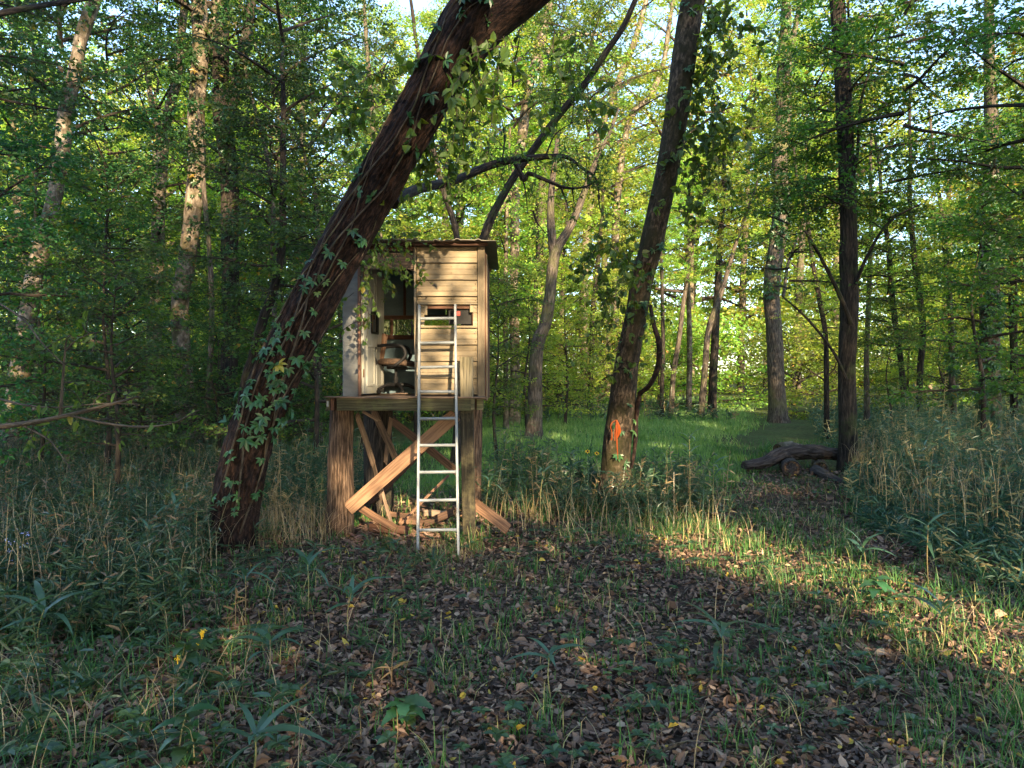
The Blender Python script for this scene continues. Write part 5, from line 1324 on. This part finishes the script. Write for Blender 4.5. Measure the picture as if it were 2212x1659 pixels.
# woodland grass: tufts and loose blades
g = Geo()
n = 5200
x, y = in_view(n, 2.2, 17, power=1.1)
X = CX + x / y * F
dens = 0.11 + 0.42 * np.clip((700 - X) / 500, 0, 1) + 0.25 * np.clip((y - 6) / 3, 0, 1) + 0.6 * (fnoise(x * 1.1, y * 1.1 + 9) - 0.5) + 0.95 * np.exp(-((X - (1520 + (8 - y) * 150)) / 230) ** 2) * (y < 9)
k = (RNG.random(n) < dens) & (lawn_amount(x, y) < 0.6) & ~((X > 1590) & (X < 1870) & (y > 9.5) & (y < 14.5)); x, y = x[k], y[k]; n = len(x)
nb = 15
bx = (x[:, None] + RNG.normal(0, 0.05, (n, nb))).ravel(); by = (y[:, None] + RNG.normal(0, 0.05, (n, nb))).ravel()
hh = (RNG.uniform(0.09, 0.24, n)[:, None] * RNG.uniform(0.5, 1.2, (n, nb)) * (1 + 0.05 * np.clip(y - 6, 0, 6))[:, None]).ravel()
tt = np.clip(RNG.normal(0.42, 0.1, (n, 1)) + RNG.normal(0, 0.15, (n, nb)), 0, 0.8).ravel(); tt = np.where(RNG.random(len(tt)) < 0.13, RNG.uniform(0.88, 1, len(tt)), tt)
blades(g, np.stack([bx, by, gz(bx, by)], 1), RNG.uniform(0, 6.28, len(bx)), hh, 0.0045 + 0.0006 * by, RNG.uniform(0.15, 1.0, len(bx)), tt, seg=3)
n = 42000; x, y = in_view(n, 2.2, 18, power=0.9)
X = CX + x / y * F
k = (RNG.random(n) < np.clip(0.12 + 0.5 * np.clip((900 - X) / 500, 0, 1) + 0.35 * np.clip((y - 6) / 4, 0, 1) + 0.9 * (fnoise(x * 0.9 + 5, y * 0.9) - 0.5), 0.05, 1)) & (lawn_amount(x, y) < 0.7)
x, y = x[k], y[k]; n = len(x)
blades(g, np.stack([x, y, gz(x, y)], 1), RNG.uniform(0, 6.28, n), RNG.uniform(0.04, 0.16, n), 0.005 + 0.0006 * y, RNG.uniform(0.1, 1.0, n), np.clip(RNG.normal(0.4, 0.2, n), 0, 0.85), seg=2)
tag(g.build('woodland_grass', M['grass']), 'scattered grass tufts growing through the fallen leaves', 'grass', kind='stuff')

# broad low weeds on the floor
g = Geo(); n = 7500; x, y = in_view(n, 2.3, 12)
X = CX + x / y * F
k = RNG.random(n) < np.clip(0.16 + 0.7 * np.clip((800 - X) / 500, 0, 1) + 1.1 * (fnoise(x * 0.7 + 15, y * 0.7) - 0.5), 0.04, 1); x, y = x[k], y[k]; n = len(x)
nb = 5; a = RNG.uniform(0, 6.28, (n, 1)) + np.arange(nb) * 1.256 + RNG.normal(0, 0.25, (n, nb)); h = RNG.uniform(0.03, 0.14, (n, 1))
p = np.stack([x[:, None] + 0 * a, y[:, None] + 0 * a, gz(x, y)[:, None] + h + 0 * a], -1).reshape(-1, 3)
d = np.stack([np.cos(a), np.sin(a), 0.15 + 0 * a], -1).reshape(-1, 3); m = len(p); L = (RNG.uniform(0.022, 0.075, (n, 1)) + 0 * a).ravel()
leaves(g, p, d, np.tile([0, 0, 1.0], (m, 1)) + RNG.normal(0, 0.25, (m, 3)), L, L * 0.62, np.clip(RNG.normal(0.5, 0.2, m), 0, 0.95), kind=6)
blades(g, np.stack([x, y, gz(x, y)], 1), RNG.uniform(0, 6.28, n), h.ravel(), 0.004, 0.1, 0.4, seg=1)
tag(g.build('low_weeds', M['creeper']), 'low broad leaved weeds scattered over the forest floor', 'weeds', kind='stuff')


# tall cane and weeds
def cane_mass(name, label, spots, hr, nleaf, lsize, mat='cane', dry=0.14, wr=0.13):
    g = Geo(); x, y, hs = spots; n = len(x)
    cl = fnoise(x * 0.85 + 31, y * 0.85 + 5, 3)
    h = RNG.uniform(*hr, n) * hs * np.clip(0.15 + 1.75 * cl, 0.4, 1.45) * RNG.uniform(0.6, 1.1, n)
    lx = RNG.normal(0, 0.20, (n, 2))
    z0 = gz(x, y)
    P0 = np.stack([x, y, z0], 1); P1 = P0 + np.stack([lx[:, 0] * h, lx[:, 1] * h, h], 1)
    isdry = RNG.random(n) < dry
    # stems as thin crossed blades
    for a in (0.0, 1.57):
        sd = np.tile([math.cos(a), math.sin(a), 0], (n, 1)) * (0.0028 + 0.0003 * y)[:, None]
        V = np.stack([P0 - sd, P0 + sd, P1 + sd * 0.4, P1 - sd * 0.4], 1).reshape(-1, 3)
        g.add(V, np.arange(n * 4).reshape(n, 4), np.where(isdry, 0.98, RNG.choice([0.35, 0.5, 0.84], n)))
    u = 0.22 + 0.78 * RNG.random((n, nleaf)); a = RNG.uniform(0, 6.28, (n, nleaf))
    pos = P0[:, None] + (P1 - P0)[:, None] * u[..., None]
    d = np.stack([np.cos(a), np.sin(a), RNG.normal(0.45, 0.6, (n, nleaf))], -1)
    t = np.clip(RNG.normal(0.42, 0.16, (n, nleaf)), 0, 0.8); t = np.where(isdry[:, None] | (RNG.random((n, nleaf)) < 0.04), RNG.uniform(0.9, 1, (n, nleaf)), t)
    L = (lsize * RNG.uniform(0.6, 1.3, (n, nleaf))).ravel()
    leaves(g, pos.reshape(-1, 3), d.reshape(-1, 3), np.tile([0, 0, 1.0], (n * nleaf, 1)) + RNG.normal(0, 0.6, (n * nleaf, 3)), L, L * wr, t.ravel(), kind=6, droop=0.3)
    tag(g.build(name, M[mat]), label, 'weeds', kind='stuff')


n = 5200; y = RNG.uniform(5.2, 20, n); xb = np.interp(y, [5.2, 6.5, 8, 11, 14.5, 20], [4.0, 3.9, 4.0, 5.2, 7.1, 10.0]); x = xb + RNG.random(n) ** 1.2 * 7.5 * np.clip(y / 9, 0.6, 1.4)
hs = np.clip((x - xb) / 0.9, 0.35, 1) * np.interp(y, [5, 8, 12, 20], [0.62, 0.85, 1.0, 1.0])
cane_mass('cane_thicket', 'bluish green cane thicket on the right side of the path', (x, y, hs), (0.6, 1.25), 11, 0.115, dry=0.10, wr=0.17)
n = 4200; y = RNG.uniform(4.5, 18, n); x = -(np.interp(y, [4.5, 7, 9, 18], [2.3, 2.9, 3.4, 5.5]) + RNG.random(n) ** 1.1 * (y * 0.75 + 0.6 - 2.5))
cane_mass('left_weed_bank', 'dark tangled weed bank on the left below the shaded trees', (x, y, np.interp(y, [4.5, 8, 12], [0.55, 0.8, 1.0])), (0.25, 0.8), 11, 0.085, dry=0.05, wr=0.22)
n = 950; y = RNG.uniform(8.1, 11.2, n); x = RNG.uniform(-0.4, 2.6, n) + (y - 9) * 0.12; k = fnoise(x * 1.3 + 2, y * 1.3) > 0.45; x, y = x[k], y[k]
cane_mass('stand_weeds', 'tall half dry weeds between the hut and the taped trunk', (x, y, 1 - 0.5 * np.clip((8.6 - y), 0, 1)), (0.3, 0.85), 12, 0.10, dry=0.05, wr=0.2)
n = 800; y = RNG.uniform(8.2, 12.5, n); x = RNG.uniform(-4.2, -2.1, n)
cane_mass('back_weeds', 'weeds standing behind the foot of the leaning trunk', (x, y, 1 + 0 * y), (0.3, 0.8), 8, 0.10, dry=0.2)
n = 900; y = RNG.uniform(14, 30, n); x = 0.385 * y + 0.9 + RNG.random(n) * 6
cane_mass('lawn_edge_weeds', 'weedy fringe along the right edge of the bright clearing', (x, y, 1 + 0 * y), (0.3, 0.9), 8, 0.14, dry=0.1, wr=0.2)
n = 900; y = RNG.uniform(24, 33, n); x = RNG.uniform(-12, 8, n)
cane_mass('wood_edge_weeds', 'weeds at the foot of the far wood edge', (x, y, 1 + 0 * y), (0.4, 1.0), 8, 0.18, dry=0.1, wr=0.25)
n = 330; x, y = in_view(n, 3.2, 7.0); k = (CX + x / y * F) < 950; x, y = x[k], y[k]
cane_mass('foreground_cane', 'young cane shoots scattered through the left foreground', (x, y, 1 + 0 * y), (0.12, 0.42), 7, 0.11, dry=0.05)

# dry straw lying and arching in the foreground and round the stand
g = Geo(); n = 3800; x, y = in_view(n, 2.3, 11)
X = CX + x / y * F
k = RNG.random(n) < np.clip(0.22 + 0.7 * np.clip((800 - X) / 500, 0, 1) + 0.8 * (fnoise(x * 0.8 + 25, y * 0.8) - 0.5) + 0.4 * (y > 7), 0.03, 1); x, y = x[k], y[k]; n = len(x)
blades(g, np.stack([x, y, gz(x, y) + 0.01], 1), RNG.uniform(0, 6.28, n), RNG.uniform(0.15, 0.5, n), 0.003 + 0.0005 * y, RNG.uniform(0.3, 1.6, n), RNG.random(n), seg=4)
n = 260; x = RNG.uniform(-0.4, 2.4, n); y = RNG.uniform(7.6, 9.8, n)
blades(g, np.stack([x, y, gz(x, y) + 0.01], 1), RNG.uniform(0, 6.28, n), RNG.uniform(0.2, 0.7, n), 0.007, RNG.uniform(0.2, 1.1, n), RNG.random(n), seg=4)
n = 1500; y = RNG.uniform(6.5, 15, n); x = np.interp(y, [6.5, 8, 11, 15], [4.0, 4.1, 5.2, 7.3]) + RNG.random(n) * 5
blades(g, np.stack([x, y, gz(x, y) + 0.3], 1), RNG.uniform(0, 6.28, n), RNG.uniform(0.3, 0.9, n), 0.007, RNG.uniform(0.1, 0.9, n), RNG.random(n), seg=4)
n = 1500; y = RNG.uniform(5, 15, n); x = -(np.interp(y, [4.5, 7, 9, 18], [2.2, 2.7, 3.2, 5.5]) + RNG.random(n) * (y * 0.5))
blades(g, np.stack([x, y, gz(x, y) + 0.15], 1), RNG.uniform(0, 6.28, n), RNG.uniform(0.25, 0.7, n), 0.006, RNG.uniform(0.1, 1.1, n), RNG.random(n), seg=4)
n = 160; x = RNG.uniform(-1.05, -0.25, n); y = RNG.uniform(6.7, 7.2, n)
blades(g, np.stack([x, y, gz(x, y) + 0.0], 1), RNG.uniform(0, 6.28, n), RNG.uniform(0.08, 0.22, n), 0.006, RNG.uniform(0.3, 1.1, n), RNG.random(n) * 0.7, seg=3)
n = 500; x = RNG.uniform(-3.3, -1.9, n); y = RNG.uniform(6.9, 8.6, n)
blades(g, np.stack([x, y, gz(x, y) + 0.01], 1), RNG.uniform(0, 6.28, n), RNG.uniform(0.2, 0.6, n), 0.007, RNG.uniform(0.2, 1.1, n), RNG.random(n), seg=4)
tag(g.build('dry_straw', M['straw']), 'dry straw stems arching over the forest floor', 'straw', kind='stuff')

# wood crumbs and bark chips beneath the stand
g = Geo(); n = 700; x = RNG.uniform(-1.75, -0.3, n); y = RNG.uniform(7.5, 9.0, n)
leaves(g, np.stack([x, y, gz(x, y) + RNG.uniform(0.01, 0.05, n)], 1), RNG.normal(0, 1, (n, 3)) * [1, 1, 0.2], RNG.normal(0, 0.3, (n, 3)) + [0, 0, 1], RNG.uniform(0.05, 0.16, n), RNG.uniform(0.015, 0.05, n), RNG.uniform(0.5, 0.96, n), kind=6)
tag(g.build('wood_debris', M['litter']), 'broken wood chips littering the ground under the hunting hut', 'debris', kind='stuff')

# individual plants of the foreground: stem and each long leaf a part
def leaf_shape(L, Wd, droop, seg=6, fold=0.10, lobe=0.0):
    V = []
    for k in range(seg + 1):
        q = k / seg; w = Wd / 2 * (math.sin(math.pi * min(1, 0.06 + q * 0.94)) ** 0.75) * (1.25 - 0.5 * q)
        if k == seg: w = 0.001
        if lobe and k % 2: w *= 1 + lobe
        z = 0.12 * L * math.sin(q * 2.2) - droop * L * q * q
        V += [(L * q, -w, z + fold * w), (L * q, 0, z), (L * q, w, z + fold * w)]
    V = np.array(V); Fc = []
    for k in range(seg):
        for j in (0, 1): Fc.append((k * 3 + j, k * 3 + j + 1, k * 3 + 3 + j + 1, k * 3 + 3 + j))
    return V, Fc


def leaf_data(name, L, Wd, droop, mat, tint, **kw):
    g = Geo(); V, Fc = leaf_shape(L, Wd, droop, **kw); g.add(V, Fc, tint)
    o = g.build(name, mat, smooth=True); me = o.data; bpy.data.objects.remove(o); return me


CL = [leaf_data('leaf', L, w, dr, M['cane'], t) for (L, w, dr, t) in ((0.20, 0.026, 0.35, 0.3), (0.24, 0.030, 0.5, 0.42), (0.17, 0.024, 0.2, 0.5))]
BL = [leaf_data('leaf', L, w, dr, M['creeper'], t, lobe=0.35, seg=8) for (L, w, dr, t) in ((0.16, 0.075, 0.4, 0.55), (0.20, 0.085, 0.5, 0.4), (0.13, 0.06, 0.3, 0.65))]


def plant(name, label, cat, X, Y, h, d=None, kind='cane', s=1.0, group=None, nl=7, flowers=0):
    d = d or (HC - h) * F / (Y - CY); x = (X - CX) / F * d; z0 = float(gz(x, d))
    r = thing(name, label, cat, (x, d, z0), group)
    g = Geo(); top = np.array([x + ru(-.02, .02), d + ru(-.02, .02), z0 + h]); P = smooth_line([(x, d, z0 - 0.02), (x + ru(-.03, .03), d, z0 + h * 0.5), top], 10)
    tube(g, P, [0.0045, 0.003], 5, tint=0.88); part(g, 'stem', M['cane'], r)
    pool = CL if kind == 'cane' else BL
    for k in range(nl):
        u = 1.0 - (0.30 if kind == 'cane' else 0.62) * (k / nl) ** 1.3
        p = P[0] + (P[-1] - P[0]) * u
        o = bpy.data.objects.new('leaf', random.choice(pool)); SC.collection.objects.link(o); o.parent = r
        o.location = Vector(p) - r.location; o.rotation_euler = (ru(-.3, .3), ru(-0.75, -0.05) if kind == 'cane' else ru(-0.35, 0.25), k * 2.4 + ru(-.3, .3)); q = s * ru(0.8, 1.2); o.scale = (q, q, q)
    if flowers:
        for _ in range(flowers):
            gs = Geo(); n = 26; c = top + RNG.normal(0, 0.05, 3) * [1, 1, 0.5] + [0, 0, 0.02]
            tube(gs, [c - [0, 0, 0.03], c + [0, 0, 0.006]], 0.003, 6)
            leaves(gs, c + RNG.normal(0, 0.007, (n, 3)), RNG.normal(0, 1, (n, 3)), RNG.normal(0, 1, (n, 3)), 0.008, 0.006, RNG.random(n)); part(gs, 'flower_head', M['petal'], r)
    return r


plants = [('cane_seedling', 'narrow leaved cane seedling with bluish leaves left of the leaning trunk foot', 373, 1090, 0.55, 'cane'),
          ('cane_seedling', 'cane seedling just below and left of the bluish seedling', 327, 1151, 0.45, 'cane'),
          ('cane_seedling', 'spreading cane seedling below the leaning trunk foot', 530, 1238, 0.34, 'cane'),
          ('cane_seedling', 'upright cane seedling with long fingers of leaf in the left foreground', 576, 1375, 0.30, 'cane'),
          ('cane_seedling', 'tall broad bladed cane shoot in front of the front stump', 665, 1212, 0.38, 'cane'),
          ('cane_seedling', 'cane seedling with arching leaves directly before the ladder and stump', 755, 1270, 0.32, 'cane'),
          ('cane_seedling', 'cane seedling spreading its leaves near the left edge of the picture', 89, 1325, 0.3, 'cane'),
          ('cane_seedling', 'solitary dark cane rosette standing on bare leaves below the sunlit streak', 1556, 1348, 0.33, 'cane'),
          ('cane_seedling', 'single bent cane seedling in the middle of the leaf litter', 1192, 1415, 0.26, 'cane'),
          ('cane_seedling', 'small sunlit seedling at the upper edge of the light streak', 1865, 1178, 0.3, 'cane'),
          ('cane_seedling', 'pale topped cane shoot at the front edge of the thicket', 2007, 1138, 0.55, 'cane'),
          ('cane_seedling', 'slender sunlit cane shoot at the right end of the light streak', 2032, 1310, 0.32, 'cane'),
          ('cane_seedling', 'low cane seedling near the bottom edge, left of the middle', 544, 1590, 0.2, 'cane'),
          ('goldenrod', 'big dark leaved plant with tiny yellow flowers in the left foreground', 400, 1392, 0.26, 'broad'),
          ('broadleaf_weed', 'pale jagged leaved weed at the bottom left of the picture', 391, 1550, 0.24, 'broad'),
          ('broadleaf_weed', 'low broad leaved weed beside the long stick on the leaves', 879, 1505, 0.12, 'broad'),
          ('broadleaf_weed', 'leafy weed at the foot of the front stump', 835, 1165, 0.16, 'broad'),
          ('broadleaf_weed', 'bright green sunlit weed in the middle of the light streak', 1900, 1262, 0.2, 'broad'),
          ]
for (nm, lab, X, Y, h, kd) in plants:
    plant(nm, lab, 'plant', X, Y, h, kind=kd, s=1.2 if kd == 'cane' else 0.72, nl=8 if kd == 'cane' else 11, flowers=4 if nm == 'goldenrod' else 0)
# tall pale cane stalks beside the taped trunk
for (X, Y, h, d, lab) in ((1232, 1000, 0.85, 8.3, 'sunlit cane stalk halfway between the hut post and the taped trunk'), (1172, 1045, 0.7, 7.9, 'sunlit cane stalk close to the hut post'),
                          (1490, 930, 1.05, 8.4, 'tall lone cane stalk standing right of the taped trunk'), (1540, 1020, 0.75, 8.2, 'drooping pale leaved cane right of the taped trunk'),
                          (1055, 1035, 0.65, 7.7, 'dry blond stalk beside the square post'), (2072, 880, 1.25, 10.5, 'blond dry cane stalk rising above the right thicket')):
    plant('cane_stalk', lab, 'plant', X, Y, h, d=d, kind='cane', s=1.1, nl=11)
# two yellow daisies
for (X, Y, lab) in ((1269, 975, 'left one of two yellow daisies beside the taped trunk'), (1289, 979, 'right one of two yellow daisies beside the taped trunk')):
    d = 8.8; p = W(X, Y, d); r = thing('daisy', lab, 'flower', (p[0], d, 0))
    g = Geo(); tube(g, smooth_line([(p[0], d, 0), (p[0] + .01, d, p[2] * .6), p], 10), 0.0035, 5, tint=0.4); part(g, 'stem', M['cane'], r)
    for k in range(8):
        g = Geo(); a = k * 0.785; leaves(g, [p], [(math.cos(a), -0.3, math.sin(a) * 0.6)], [(0, -1, 0.6)], 0.032, 0.013, 0.5, kind=6); part(g, 'petal', M['petal'], r)
    g = Geo(); tube(g, [p + [0, -0.012, 0.0], p + [0, 0.01, 0]], 0.012, 8); part(g, 'flower_centre', M['rot'], r)
g = Geo(); n = 70; c = np.array([W(ru(5, 60), ru(1150, 1225), 5.9) for _ in range(9)]); p = np.repeat(c, 8, 0)[:n] + RNG.normal(0, 0.012, (n, 3))
leaves(g, p, RNG.normal(0, 1, (n, 3)), RNG.normal(0, 1, (n, 3)) + [0, -1, 1], 0.014, 0.010, RNG.random(n))
tag(g.build('mistflowers', M['petal_blue']), 'tiny pale blue flowers in the weeds at the left edge', 'flowers', kind='stuff')
